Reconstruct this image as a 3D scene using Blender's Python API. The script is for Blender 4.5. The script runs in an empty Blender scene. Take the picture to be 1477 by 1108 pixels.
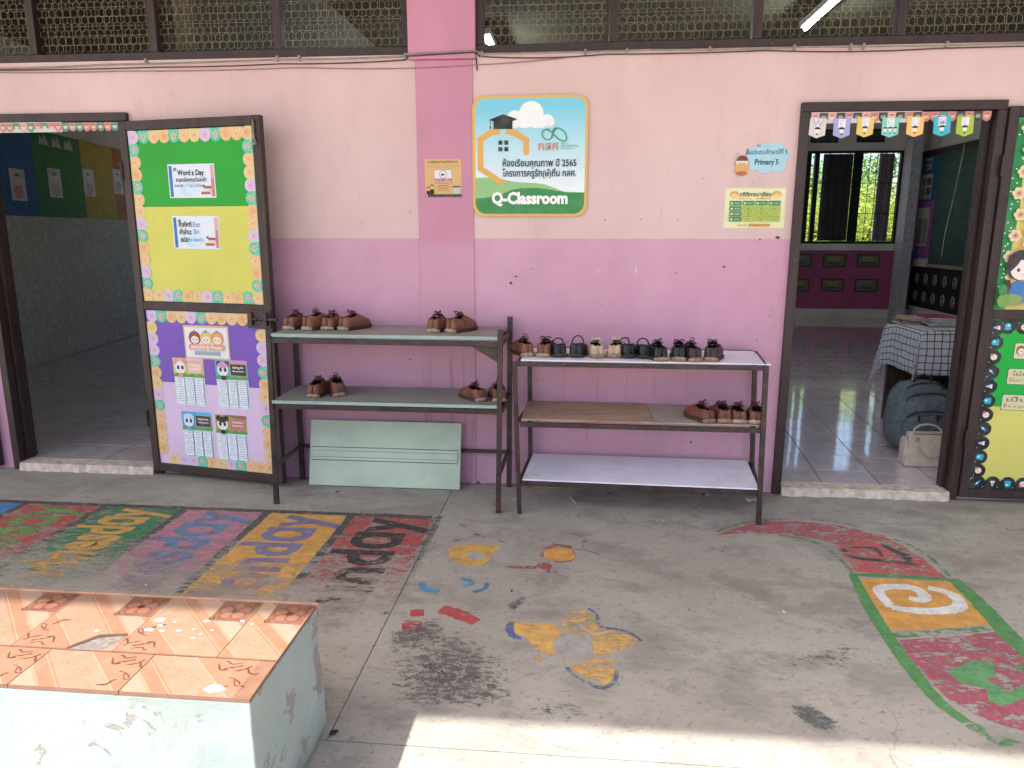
import bpy, bmesh, math, random
from mathutils import Vector, Matrix
random.seed(7)
C = bpy.context.scene
COL = C.collection
PI = math.pi

# ------------------------------------------------------------------ camera
cam_d = bpy.data.cameras.new('camera'); cam = bpy.data.objects.new('camera', cam_d); COL.objects.link(cam)
cam_d.sensor_width = 36; cam_d.lens = 1052.53 / 1477 * 36; cam_d.clip_end = 300; cam_d.clip_start = .02
R_ = Vector((0.99565234, 0.09314029, 0.0011396)); U_ = Vector((-0.02014464, 0.20336534, 0.97889567)); F_ = Vector((-0.09094288, 0.97466272, -0.20435745))
m = Matrix.Identity(4)
for i in range(3):
    m[i][0] = R_[i]; m[i][1] = U_[i]; m[i][2] = -F_[i]
m.translation = (0, -4.0, 1.42889)
cam.matrix_world = m
C.camera = cam
# ------------------------------------------------------------------ world, sun
W = bpy.data.worlds.new('World'); C.world = W; W.use_nodes = True
wn = W.node_tree.nodes; wl = W.node_tree.links
sky = wn.new('ShaderNodeTexSky'); sky.sky_type = 'NISHITA'; sky.sun_disc = False
SUN = Vector((-.64, -.35, 1)).normalized()
sky.sun_elevation = math.asin(SUN.z); sky.sun_rotation = math.atan2(SUN.x, SUN.y)
sky.air_density = 1.0; sky.dust_density = 3.5; sky.ozone_density = 1.0
bg = wn['Background']; bg.inputs[1].default_value = .15
wl.new(sky.outputs[0], bg.inputs[0])
sd = bpy.data.lights.new('sun', 'SUN'); sun = bpy.data.objects.new('sun', sd); COL.objects.link(sun)
sd.energy = 3.3; sd.angle = math.radians(.8); sd.color = (1, .965, .91)
sun.rotation_euler = SUN.to_track_quat('Z', 'Y').to_euler(); sun.location = (-6, -6, 9)
C.view_settings.view_transform = 'Standard'; C.view_settings.look = 'None'; C.view_settings.gamma = 1
C.view_settings.use_curve_mapping = False
C.view_settings.exposure = 1.42
C.cycles.max_bounces = 9; C.cycles.diffuse_bounces = 6; C.cycles.transparent_max_bounces = 24
C.cycles.sample_clamp_indirect = 6

# ------------------------------------------------------------------ helpers
def lin(h):
    if isinstance(h, (tuple, list)): return tuple(h[:3])
    h = h.lstrip('#'); o = []
    for i in (0, 2, 4):
        c = int(h[i:i + 2], 16) / 255
        o.append(c / 12.92 if c <= .04045 else ((c + .055) / 1.055) ** 2.4)
    return tuple(o)

class N:                                        # tiny node-graph helper
    def __init__(s, name):
        s.m = bpy.data.materials.new(name); s.m.use_nodes = True
        s.t = s.m.node_tree; s.t.nodes.clear()
        s.out = s.t.nodes.new('ShaderNodeOutputMaterial')
        s.b = s.t.nodes.new('ShaderNodeBsdfPrincipled'); s.l(s.b.outputs[0], s.out.inputs[0])
    def n(s, ty, **k):
        x = s.t.nodes.new('ShaderNode' + ty)
        for a, v in k.items(): setattr(x, a, v)
        return x
    def l(s, a, b): s.t.links.new(a, b)
    def pos(s):
        return s.n('NewGeometry').outputs['Position']
    def noise(s, scale, detail=4, rough=.55, vec=None, dist=0, stretch=None):
        x = s.n('TexNoise'); x.inputs['Scale'].default_value = scale; x.inputs['Detail'].default_value = detail
        x.inputs['Roughness'].default_value = rough; x.inputs['Distortion'].default_value = dist
        v = vec or s.pos()
        if stretch:
            mp = s.n('Mapping'); mp.inputs['Scale'].default_value = stretch; s.l(v, mp.inputs[0]); v = mp.outputs[0]
        s.l(v, x.inputs['Vector']); return x.outputs['Fac']
    def math(s, op, a, b=0, c=0, clamp=False):
        x = s.n('Math', operation=op, use_clamp=clamp)
        for i, v in enumerate((a, b, c)):
            if hasattr(v, 'is_linked'): s.l(v, x.inputs[i])
            else: x.inputs[i].default_value = v
        return x.outputs[0]
    def ramp(s, f, lo, hi):                     # smooth step lo..hi -> 0..1
        x = s.n('MapRange'); x.interpolation_type = 'SMOOTHSTEP'
        for i, v in ((0, f), (1, lo), (2, hi)):
            if hasattr(v, 'is_linked'): s.l(v, x.inputs[i])
            else: x.inputs[i].default_value = v
        return x.outputs[0]
    def mix(s, f, a, b, mode='MIX'):
        x = s.n('Mix', data_type='RGBA', blend_type=mode)
        for i, v in ((0, f), (6, a), (7, b)):
            if hasattr(v, 'is_linked'): s.l(v, x.inputs[i])
            elif i == 0: x.inputs[0].default_value = v
            else: x.inputs[i].default_value = (*lin(v), 1)
        return x.outputs[2]
    def sep(s, v):
        x = s.n('SeparateXYZ'); s.l(v, x.inputs[0]); return x.outputs
    def bump(s, h, strength=.3, dist=.01):
        x = s.n('Bump'); x.inputs['Strength'].default_value = strength; x.inputs['Distance'].default_value = dist
        s.l(h, x.inputs['Height']); s.l(x.outputs[0], s.b.inputs['Normal'])
    def fin(s, col, rough=.6, spec=.4, metal=0, **k):
        if hasattr(col, 'is_linked'): s.l(col, s.b.inputs['Base Color'])
        else: s.b.inputs['Base Color'].default_value = (*lin(col), 1)
        if hasattr(rough, 'is_linked'): s.l(rough, s.b.inputs['Roughness'])
        else: s.b.inputs['Roughness'].default_value = rough
        s.b.inputs['Specular IOR Level'].default_value = spec; s.b.inputs['Metallic'].default_value = metal
        return s.m

_mc = {}
def simple(name, col, rough=.6, spec=.4, var=.18, scale=18, metal=0, bump=.0):
    """plain stuff with a little mottling"""
    if name in _mc: return _mc[name]
    g = N(name); c = lin(col)
    f = g.noise(scale, 5, .6)
    a = tuple(min(1, x * (1 - var)) for x in c); b = tuple(min(1, x * (1 + var)) for x in c)
    g.fin(g.mix(g.ramp(f, .3, .7), a, b), rough, spec, metal)
    if bump: g.bump(g.noise(scale * 6, 4, .6), bump, .004)
    _mc[name] = g.m; return g.m

def concrete():
    g = N('worn_concrete'); p = g.pos(); xyz = g.sep(p)
    c = g.mix(g.ramp(g.noise(1.6, 7, .68), .34, .66), (.47, .43, .37), (.575, .53, .46))
    c = g.mix(g.math('MULTIPLY', g.ramp(g.noise(3.3, 8, .68, dist=.4, stretch=(1, 1.5, 1)), .47, .64), .7), c, (.31, .285, .25))
    c = g.mix(g.math('MULTIPLY', g.ramp(g.noise(7, 6, .7, dist=.6, stretch=(.8, 1.8, 1)), .58, .7), .4), c, (.63, .59, .51))
    c = g.mix(g.math('MULTIPLY', g.ramp(g.noise(42, 6, .78), .56, .64), .8), c, (.2, .18, .15))
    c = g.mix(g.math('MULTIPLY', g.ramp(g.noise(17, 7, .75, dist=.5, stretch=(.7, 1.6, 1)), .60, .68), .6), c, (.22, .2, .17))
    c = g.mix(g.math('MULTIPLY', g.ramp(g.noise(1.9, 6, .7, stretch=(.8, 1.2, 1)), .53, .63), .5), c, (.26, .235, .20))
    c = g.mix(g.math('MULTIPLY', g.ramp(g.noise(8.5, 9, .8, dist=.8, stretch=(.75, 1.5, 1)), .56, .64), .5), c, (.215, .195, .17))
    c = g.mix(g.math('MULTIPLY', g.ramp(g.noise(24, 7, .8, stretch=(.8, 1.3, 1)), .30, .41), -1.0), c, c) if False else c
    c = g.mix(g.math('MULTIPLY', g.ramp(g.noise(28, 6, .7, stretch=(.5, 1.6, 1)), .60, .72), .55), c, (.20, .18, .155))
    c = g.mix(g.ramp(g.noise(210, 2, .5), .62, .76), c, (.22, .2, .17))
    c = g.mix(g.math('MULTIPLY', g.ramp(g.noise(160, 2, .5), .2, .38), .35), c, (.2, .18, .16))
    # dirt gathered against the foot of the wall and a dirtier band in front of the left door
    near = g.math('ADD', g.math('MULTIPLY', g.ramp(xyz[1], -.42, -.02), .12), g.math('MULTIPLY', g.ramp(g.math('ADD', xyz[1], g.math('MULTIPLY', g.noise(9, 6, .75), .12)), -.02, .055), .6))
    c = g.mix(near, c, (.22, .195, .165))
    left = g.math('MULTIPLY', g.ramp(g.math('ADD', xyz[0], g.math('MULTIPLY', g.noise(2, 4, .6), .8)), -.3, -2.4), .32)
    c = g.mix(left, c, (.26, .265, .235))
    # fine cracks
    v = g.n('TexVoronoi', feature='DISTANCE_TO_EDGE'); v.inputs['Scale'].default_value = 1.3
    w = g.n('Mapping'); nz = g.n('TexNoise'); nz.inputs['Scale'].default_value = 3; nz.inputs['Detail'].default_value = 6
    g.l(p, nz.inputs['Vector'])
    a = g.n('VectorMath', operation='MULTIPLY_ADD'); g.l(nz.outputs['Color'], a.inputs[0]); a.inputs[1].default_value = (.5, .5, 0); g.l(p, a.inputs[2])
    g.l(a.outputs[0], v.inputs['Vector'])
    crack = g.math('MULTIPLY', g.ramp(v.outputs['Distance'], .006, .0), g.ramp(g.noise(1.3, 3), .56, .62))
    c = g.mix(g.math('MULTIPLY', crack, .3), c, (.09, .08, .07))
    g.fin(c, g.math('MULTIPLY_ADD', g.noise(14, 4), .25, .6), .3)
    h = g.math('MULTIPLY_ADD', g.noise(90, 6, .7), .5, g.math('MULTIPLY', g.noise(12, 6, .65), .7))
    h = g.math('SUBTRACT', h, g.math('MULTIPLY', crack, .8))
    g.bump(h, .35, .006)
    return g.m

def wall_paint():
    g = N('two_tone_pink_wall_paint'); p = g.pos(); xyz = g.sep(p)
    z = xyz[2]; x = xyz[0]
    soft = g.noise(1.4, 4, .5)
    up = g.mix(g.ramp(soft, .3, .7), (.66, .455, .45), (.73, .525, .51))
    up = g.mix(g.math('MULTIPLY', g.ramp(g.noise(6, 6, .65, stretch=(1, 1, .5)), .52, .72), .22), up, (.50, .31, .29))
    lo = g.mix(g.ramp(g.noise(1.6, 5, .6), .3, .7), (.58, .295, .41), (.655, .36, .48))
    lo = g.mix(g.math('MULTIPLY', g.ramp(g.noise(5, 7, .7, stretch=(1, 1, .35)), .5, .7), .3), lo, (.66, .38, .49))
    # runs of darker red wash down the dado, strongest in the middle behind the racks
    runs = g.noise(9, 5, .7, stretch=(3.5, 1, .12))
    amt = g.math('MULTIPLY', g.ramp(z, 1.1, .55), g.ramp(runs, .53, .75))
    amt = g.math('MULTIPLY', amt, g.ramp(g.noise(.9, 3, .5), .4, .6))
    lo = g.mix(g.math('MULTIPLY', amt, .8), lo, (.42, .13, .19))
    # scuffing low down
    lo = g.mix(g.math('MULTIPLY', g.math('MULTIPLY', g.ramp(z, .28, .0), g.ramp(g.noise(26, 7, .75), .5, .66)), .7), lo, (.5, .42, .42))
    edge = g.math('MULTIPLY_ADD', g.noise(30, 3), .006, 1.3885)
    c = g.mix(g.ramp(z, edge, g.math('ADD', edge, .0025)), lo, up)
    c = g.mix(g.math('MULTIPLY', g.ramp(g.noise(2.3, 7, .7, stretch=(1.6, 1, .45)), .5, .68), .16), c, (.42, .28, .28))
    c = g.mix(g.math('MULTIPLY', g.ramp(g.noise(13, 6, .75, stretch=(1.2, 1, .8)), .62, .70), .22), c, (.78, .64, .62))
    c = g.mix(g.math('MULTIPLY', g.ramp(g.noise(5, 5, .75, stretch=(4, 1, .22)), .60, .72), .30), c, (.50, .30, .33))
    # grubby hand marks by the right-hand door and small specks all over
    dx = g.ramp(x, .72, 1.05); dz = g.math('MULTIPLY', g.ramp(z, .55, .8), g.ramp(z, 1.5, 1.15))
    smear = g.math('MULTIPLY', g.math('MULTIPLY', dx, dz), g.ramp(g.noise(11, 7, .72, stretch=(1, 1, .55)), .52, .66))
    c = g.mix(g.math('MULTIPLY', smear, .55), c, (.47, .28, .25))
    c = g.mix(g.math('MULTIPLY', g.ramp(g.noise(38, 4, .6), .69, .74), .55), c, (.34, .2, .2))
    c = g.mix(g.math('MULTIPLY', g.ramp(g.noise(70, 3, .6, stretch=(.6, 1, 1.2)), .70, .76), .7), c, (.24, .13, .13))
    g.fin(c, g.math('MULTIPLY_ADD', g.noise(6, 4), .2, .42), .35)
    h = g.math('MULTIPLY_ADD', g.noise(60, 4, .55), .25, g.math('MULTIPLY', g.noise(3.2, 4, .5), 1.0))
    g.bump(h, .35, .006)
    return g.m

def pillar_paint():
    g = N('magenta_pink_pillar_paint'); xyz = g.sep(g.pos())
    c = g.mix(g.ramp(g.noise(2.1, 5, .6, stretch=(1, 1, .5)), .3, .7), (.54, .23, .335), (.61, .27, .385))
    runs = g.math('MULTIPLY', g.ramp(xyz[2], 1.0, .5), g.ramp(g.noise(9, 5, .7, stretch=(3.5, 1, .12)), .48, .7))
    c = g.mix(g.math('MULTIPLY', runs, .6), c, (.40, .12, .18))
    low = g.math('MULTIPLY', g.ramp(xyz[2], 1.30, 1.42), 1.0)
    c = g.mix(g.math('SUBTRACT', 1, low), c, g.mix(g.ramp(runs, 0, 1), (.60, .31, .415), (.46, .18, .25)))
    c = g.mix(g.math('MULTIPLY', g.ramp(g.noise(45, 4, .6), .70, .75), .7), c, (.27, .1, .15))
    g.fin(c, .45, .35); g.bump(g.noise(20, 5, .6), .25, .004); return g.m

def dark_wood(name='dark_brown_paint', c0=(.030, .016, .015), c1=(.050, .028, .026), rough=.42):
    g = N(name)
    c = g.mix(g.ramp(g.noise(5, 6, .65, stretch=(3, 3, .6)), .3, .7), c0, c1)
    c = g.mix(g.ramp(g.noise(60, 5, .7, stretch=(1, 1, .4)), .69, .735), c, (.33, .26, .24))
    c = g.mix(g.math('MULTIPLY', g.ramp(g.noise(14, 5, .7), .6, .72), .5), c, (.022, .014, .013))
    g.fin(c, g.math('MULTIPLY_ADD', g.noise(9, 4), .3, rough - .14), .4)
    g.bump(g.noise(22, 6, .7, stretch=(2, 2, .5)), .4, .004); return g.m

def steel(name='brown_painted_steel', c0=(.034, .022, .020), c1=(.065, .044, .040)):
    g = N(name)
    c = g.mix(g.ramp(g.noise(16, 6, .7), .35, .65), c0, c1)
    c = g.mix(g.ramp(g.noise(45, 6, .75), .60, .69), c, (.15, .12, .105))
    c = g.mix(g.math('MULTIPLY', g.ramp(g.noise(18, 6, .75), .54, .66), .75), c, (.13, .05, .028))
    g.fin(c, .45, .45, .15); g.bump(g.noise(80, 4, .6), .2, .002); return g.m

def board(name, c, dirt=(.2, .2, .19), amt=.5, sc=9, rough=.4, spec=.4):
    g = N(name); c = lin(c)
    k = g.mix(g.ramp(g.noise(2.5, 5, .6), .3, .7), tuple(v * .88 for v in c), tuple(min(1, v * 1.08) for v in c))
    k = g.mix(g.math('MULTIPLY', g.ramp(g.noise(sc, 7, .7, dist=.3), .48, .72), amt), k, dirt)
    k = g.mix(g.math('MULTIPLY', g.ramp(g.noise(90, 4, .6), .68, .74), .6), k, dirt)
    g.fin(k, g.math('MULTIPLY_ADD', g.noise(7, 5, .6), .3, rough - .1), spec); g.bump(g.noise(50, 4), .08, .002); return g.m

def plywood(name, c0, c1):
    g = N(name)
    f = g.noise(5, 7, .7, stretch=(1, 7, 7), dist=1.2)
    c = g.mix(g.ramp(f, .35, .62), c0, c1)
    c = g.mix(g.ramp(g.noise(24, 6, .8, stretch=(.7, 2.4, 1)), .66, .72), c, (.10, .06, .04))
    c = g.mix(g.math('MULTIPLY', g.ramp(g.noise(4, 6, .7), .5, .7), .4), c, (.30, .24, .19))
    g.fin(c, .7, .25); g.bump(f, .2, .003); return g.m

def worn_paint(col, cover, grad=None, scale=9.0, sharp=.07, streak=(.75, 1.5, 1), fade=False):
    """floor paint that has flaked off in patches: the bare floor below shows where it is gone"""
    key = ('wp', str(col), round(cover, 2), grad, scale, fade)
    if key in _mc: return _mc[key]
    g = N('floor_paint'); c = lin(col); p = g.pos()
    n1 = g.noise(scale, 10, .78, dist=.35, stretch=streak)
    n2 = g.noise(scale * 4, 7, .75, stretch=streak)
    f = g.math('MULTIPLY_ADD', n2, .42, g.math('MULTIPLY', n1, .72))       # mean about .57, spread about .08
    thr = .57 + (cover - .5) * .34 if cover < .9 else .57 + (cover - .5) * .42
    if fade:                                            # cover dies out towards the rim of the patch
        at = g.n('VertexColor'); at.layer_name = 'Col'; s0 = g.sep(at.outputs['Color'])[0]
        thr = g.math('ADD', thr - .17, g.math('MULTIPLY', s0, .17))
        keep = g.math('SUBTRACT', 1, g.ramp(f, g.math('SUBTRACT', thr, sharp * .5), g.math('ADD', thr, sharp * .5)))
    elif grad:                                            # cover falls towards -y (walked bare) : (y_full, y_gone, drop)
        y = g.sep(p)[1]
        thr = g.math('SUBTRACT', thr, g.math('MULTIPLY', g.ramp(y, grad[0], grad[1]), grad[2]))
        keep = g.math('SUBTRACT', 1, g.ramp(f, g.math('SUBTRACT', thr, sharp * .5), g.math('ADD', thr, sharp * .5)))
    else:
        keep = g.math('SUBTRACT', 1, g.ramp(f, thr - sharp * .5, thr + sharp * .5))
    if grad: keep = g.math('MAXIMUM', keep, g.math('MULTIPLY', g.ramp(g.noise(30, 8, .8, stretch=streak), .38, .62), g.math('MULTIPLY', g.ramp(g.sep(p)[1], -1.7, -.95), .42)))
    keep = g.math('MULTIPLY', keep, .90)
    gr = sum(c) / 3; c = tuple(v * .84 + gr * .10 + .03 for v in c); k = g.mix(g.ramp(g.noise(16, 6, .65), .3, .7), tuple(v * .80 for v in c), tuple(min(1, v * 1.12) for v in c))
    k = g.mix(g.math('MULTIPLY', g.ramp(g.noise(40, 5, .7), .52, .70), .55), k, (.40, .365, .31))
    g.fin(k, .6, .3)
    tr = g.n('BsdfTransparent'); mx = g.n('MixShader')
    g.l(keep, mx.inputs[0]); g.l(tr.outputs[0], mx.inputs[1]); g.l(g.b.outputs[0], mx.inputs[2]); g.l(mx.outputs[0], g.out.inputs[0])
    _mc[key] = g.m; return g.m

def print_mat(name='printed_paper', rough=.45, spec=.35):
    g = N(name); a = g.n('VertexColor'); a.layer_name = 'Col'
    c = g.mix(g.math('MULTIPLY', g.ramp(g.noise(20, 5, .6), .35, .75), .10), a.outputs['Color'], (.55, .5, .45))
    g.fin(c, rough, spec); g.bump(g.noise(11, 3, .5), .12, .01); return g.m

def leather(name, c0, c1, rough=.45, scuff=(.32, .17, .10), amt=.5):
    g = N(name)
    o = g.n('TexCoord').outputs['Object']; oi = g.n('ObjectInfo').outputs['Random']
    v = g.n('VectorMath', operation='ADD'); g.l(o, v.inputs[0]); g.l(oi, v.inputs[1]); v = v.outputs[0]
    c = g.mix(g.ramp(g.noise(22, 6, .65, vec=v), .3, .7), c0, c1)
    c = g.mix(g.math('MULTIPLY', g.ramp(g.noise(60, 5, .7, vec=v), .52, .72), amt), c, scuff)
    g.fin(c, rough, .4); g.bump(g.noise(45, 5, .65, vec=v), .45, .004); return g.m

def tile_floor():
    g = N('glossy_purple_floor_tile')
    oi = g.n('ObjectInfo').outputs['Random']
    c = g.mix(oi, (.68, .58, .62), (.76, .66, .70))
    c = g.mix(g.math('MULTIPLY', g.ramp(g.noise(7, 6, .65), .4, .75), .4), c, (.34, .25, .29))
    c = g.mix(g.math('MULTIPLY', g.ramp(g.noise(3, 5, .6), .45, .7), .3), c, (.5, .43, .46))
    g.b.inputs['Coat Weight'].default_value = 1; g.b.inputs['Coat Roughness'].default_value = .045; g.fin(c, g.math('MULTIPLY_ADD', g.noise(2.5, 4), .16, .05), .9); g.bump(g.noise(6, 3), .08, .004); return g.m

def check_cloth():
    g = N('black_check_on_pale_cloth'); uv = g.n('UVMap'); s = g.sep(uv.outputs[0])
    def lines(a):
        f = g.math('FRACT', g.math('MULTIPLY', a, 1 / .048))
        return g.math('SUBTRACT', 1, g.ramp(g.math('ABSOLUTE', g.math('SUBTRACT', f, .5)), .055, .085))
    k = g.math('MAXIMUM', lines(s[0]), lines(s[1]))
    c = g.mix(g.math('MULTIPLY', k, .92), g.mix(g.ramp(g.noise(4, 4), .3, .7), (.56, .60, .66), (.64, .68, .74)), (.02, .02, .03))
    g.fin(c, .85, .15); g.bump(g.noise(260, 2), .15, .001); return g.m

def leafmat(name, c0, c1, trans=(.25, .42, .05)):
    g = N(name); r = g.n('NewGeometry').outputs['Random Per Island']
    c = g.mix(r, c0, c1)
    g.fin(c, .5, .3)
    t = g.n('BsdfTranslucent'); t.inputs[0].default_value = (*trans, 1)
    mx = g.n('MixShader'); mx.inputs[0].default_value = .5
    g.l(g.b.outputs[0], mx.inputs[1]); g.l(t.outputs[0], mx.inputs[2]); g.l(mx.outputs[0], g.out.inputs[0]); return g.m

def mint_plaster():
    g = N('chipped_mint_white_paint'); xyz = g.sep(g.pos())
    c = g.mix(g.ramp(g.noise(3, 5, .6), .3, .7), (.34, .405, .38), (.41, .47, .44))
    c = g.mix(g.math('MULTIPLY', g.ramp(g.noise(4, 6, .6), .5, .72), .4), c, (.50, .52, .45))
    c = g.mix(g.math('MULTIPLY', g.ramp(g.noise(2.2, 6, .6), .52, .7), .45), c, (.30, .31, .27)); chip = g.ramp(g.noise(8, 8, .66, dist=.5), .60, .625)
    c = g.mix(chip, c, (.32, .29, .26))
    c = g.mix(g.math('MULTIPLY', g.ramp(g.noise(34, 5, .7), .64, .7), .7), c, (.38, .36, .33))
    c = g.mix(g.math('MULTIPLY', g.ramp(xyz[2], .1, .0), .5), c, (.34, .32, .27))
    g.fin(c, .6, .3)
    g.bump(g.math('SUBTRACT', g.math('MULTIPLY', g.noise(8, 7, .65), .9), g.math('MULTIPLY', chip, .4)), .55, .012); return g.m

def emit(name, col, k):
    g = N(name); e = g.n('Emission'); e.inputs[0].default_value = (*lin(col), 1); e.inputs[1].default_value = k
    g.l(e.outputs[0], g.out.inputs[0]); return g.m

M = dict(concrete=concrete(), wall=wall_paint(), pillar=pillar_paint(), wood=dark_wood(), steel=steel(),
         leafpaint=dark_wood('dark_brown_leaf_paint', (.034, .019, .018), (.058, .034, .031), .5),
         pr=print_mat(), vinyl=print_mat('printed_board', .35, .4), tile=tile_floor(), cloth=check_cloth(), mint=mint_plaster(),
         laminate=board('grey_green_board', (.30, .30, .265), (.18, .165, .145), .35, 6, .5),
         laminate_edge=board('pale_green_board_edge', (.35, .47, .43), (.2, .2, .19), .3, 12, .5),
         white=board('white_laminate', (.84, .82, .92), (.42, .38, .4), .22, 14, .35),
         door=board('pale_green_painted_door_board', (.52, .61, .47), (.40, .44, .36), .45, 3.5, .5),
         ply=plywood('worn_brown_plywood', (.30, .19, .125), (.50, .35, .25)),
         plyg=plywood('weathered_grey_plywood', (.30, .26, .215), (.46, .41, .34)),
         inner=simple('interior_cream_wall', (.70, .69, .64), .7, .2, .1, 2),
         dado=simple('interior_magenta_dado', (.36, .09, .20), .6, .3, .1, 2),
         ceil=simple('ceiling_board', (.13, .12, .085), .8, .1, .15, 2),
         soffit=simple('corridor_roof_sheet', (.66, .65, .60), .7, .2, .15, 2),
         black=simple('black_paint', (.012, .012, .014), .5, .3),
         grille=simple('brass_coloured_wire_mesh', (.25, .20, .12), .5, .5, .25, 8, .3),
         cable=simple('grey_cable', (.33, .28, .25), .6, .3),
         cabled=simple('dark_cable', (.10, .06, .06), .6, .3),
         cement=simple('sill_cement', (.60, .50, .43), .8, .2, .25, 22, 0, .4),
         rim=simple('white_rim', (.55, .55, .53), .5),
         grout=simple('tile_grout', (.16, .13, .15), .8),
         )
M['leather'] = leather('brown_school_shoe_leather', (.13, .042, .024), (.24, .088, .05), .5, (.34, .19, .12), .55)
M['leather_red'] = leather('reddish_brown_shoe_leather', (.115, .034, .024), (.19, .062, .044), .5, (.34, .18, .13))
M['leather_dark'] = leather('dark_brown_shoe_leather', (.020, .013, .012), (.052, .033, .029), .42, (.13, .09, .08), .45)
M['leather_black'] = leather('black_shoe_leather', (.005, .005, .006), (.011, .011, .013), .3, (.04, .04, .045), .2)
M['canvas'] = leather('dusty_beige_canvas', (.42, .29, .205), (.56, .42, .32), .85, (.36, .25, .18), .35)
M['sole_brown'] = simple('dirty_brown_sole_edge', (.075, .038, .026), .75, .2, .3, 60)
M['sole_cream'] = simple('cream_rubber_sole', (.36, .29, .20), .75, .2, .3, 60)
M['sole_tan'] = simple('tan_rubber_sole', (.30, .20, .13), .75, .2, .3, 60)
M['sole_black'] = simple('black_rubber_sole', (.05, .045, .042), .7, .2, .3, 60)
M['lining'] = simple('dark_shoe_lining', (.012, .009, .009), .9, .1)
M['lace_brown'] = simple('dark_brown_lace', (.045, .018, .014), .8, .2)
M['lace_black'] = simple('black_lace', (.01, .01, .01), .8, .2)
M['lace_cream'] = simple('cream_lace', (.62, .52, .42), .8, .2)

class MB:
    def __init__(s): s.v = []; s.f = []; s.mi = []; s.c = []; s.uv = None
    def face(s, idx, m=0, c=None): s.f.append(tuple(idx)); s.mi.append(m); s.c.append(c)
    def poly(s, pts, m=0, c=None):
        b = len(s.v); s.v += [tuple(p) for p in pts]; s.face(range(b, b + len(pts)), m, c)
    def box(s, x0, x1, y0, y1, z0, z1, m=0, c=None):
        b = len(s.v)
        s.v += [(x, y, z) for z in (z0, z1) for y in (y0, y1) for x in (x0, x1)]
        for q in ((0, 2, 3, 1), (4, 5, 7, 6), (0, 1, 5, 4), (2, 6, 7, 3), (0, 4, 6, 2), (1, 3, 7, 5)): s.face([b + i for i in q], m, c)
        return s
    def hexa(s, lo, hi, m=0):                   # lo, hi: four points each, counterclockwise seen from above
        b = len(s.v); s.v += [tuple(p) for p in lo] + [tuple(p) for p in hi]
        for q in ((3, 2, 1, 0), (4, 5, 6, 7), (0, 1, 5, 4), (1, 2, 6, 5), (2, 3, 7, 6), (3, 0, 4, 7)): s.face([b + i for i in q], m)
    def bar(s, p, q, w, h, up=(0, 0, 1), m=0):
        p = Vector(p); q = Vector(q); d = (q - p).normalized(); u = Vector(up)
        a = d.cross(u)
        if a.length < 1e-4: a = d.cross(Vector((0, 1, 0)))
        a.normalize(); u = a.cross(d)
        c = [(-1, -1), (1, -1), (1, 1), (-1, 1)]
        s.hexa([p + a * i * w / 2 + u * j * h / 2 for i, j in c], [q + a * i * w / 2 + u * j * h / 2 for i, j in c], m)
        return s
    def tube(s, pts, r, n=6, m=0, closed=False):
        pts = [Vector(p) for p in pts]; k = len(pts); b = len(s.v); pa = None
        for i, p in enumerate(pts):
            d = (pts[(i + 1) % k if closed else min(i + 1, k - 1)] - pts[(i - 1) % k if closed else max(i - 1, 0)])
            if d.length < 1e-9: d = Vector((0, 0, 1))
            d.normalize()
            a = (pa - d * pa.dot(d)) if pa else d.orthogonal()
            if a.length < 1e-6: a = d.orthogonal()
            a.normalize(); pa = a; c = d.cross(a); rr = r[i] if isinstance(r, (list, tuple)) else r
            s.v += [tuple(p + (a * math.cos(t * 2 * PI / n) + c * math.sin(t * 2 * PI / n)) * rr) for t in range(n)]
        for i in range(k if closed else k - 1):
            for t in range(n):
                j = (i + 1) % k
                s.face((b + i * n + t, b + i * n + (t + 1) % n, b + j * n + (t + 1) % n, b + j * n + t), m)
        if not closed:
            s.face([b + t for t in range(n)][::-1], m); s.face([b + (k - 1) * n + t for t in range(n)], m)
        return s
    def mesh(s, name, mats, smooth=False):
        me = bpy.data.meshes.new(name); me.from_pydata(s.v, [], s.f)
        for x in (mats if isinstance(mats, (list, tuple)) else [mats]): me.materials.append(x)
        me.polygons.foreach_set('material_index', s.mi)
        if smooth: me.polygons.foreach_set('use_smooth', [True] * len(s.f))
        if any(c is not None for c in s.c):
            ca = me.color_attributes.new('Col', 'FLOAT_COLOR', 'CORNER'); buf = []
            for f, c in zip(s.f, s.c): buf += list((*(c or (1, 1, 1)), 1)) * len(f)
            ca.data.foreach_set('color', buf)
        if s.uv:
            u = me.uv_layers.new(name='UVMap')
            for l in me.loops: u.data[l.index].uv = s.uv[l.vertex_index]
        me.update(); return me
    def build(s, name, mats, parent=None, bevel=0, smooth=False, sub=0, loc=None, rot=None, seg=2):
        return link(name, s.mesh(name, mats, smooth), parent, bevel, sub, loc, rot, seg)

def link(name, me, parent=None, bevel=0, sub=0, loc=None, rot=None, seg=2):
    o = bpy.data.objects.new(name, me); COL.objects.link(o)
    if parent: o.parent = parent
    if loc is not None: o.location = loc
    if rot is not None: o.rotation_euler = rot
    if bevel:
        b = o.modifiers.new('bevel', 'BEVEL'); b.width = bevel; b.segments = seg; b.limit_method = 'ANGLE'
        if me: me.polygons.foreach_set('use_smooth', [True] * len(me.polygons))
        b.harden_normals = True
    if sub:
        q = o.modifiers.new('sub', 'SUBSURF'); q.levels = q.render_levels = sub
    return o
def tag(o, label=None, cat=None, group=None, kind=None):
    if label: o['label'] = label
    if cat: o['category'] = cat
    if group: o['group'] = group
    if kind: o['kind'] = kind
    return o
def empty(name, label, cat, loc=(0, 0, 0), rz=0, group=None, kind=None):
    o = bpy.data.objects.new(name, None); COL.objects.link(o); o.location = loc; o.rotation_euler = (0, 0, rz)
    o.empty_display_size = .1
    return tag(o, label, cat, group, kind)
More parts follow.
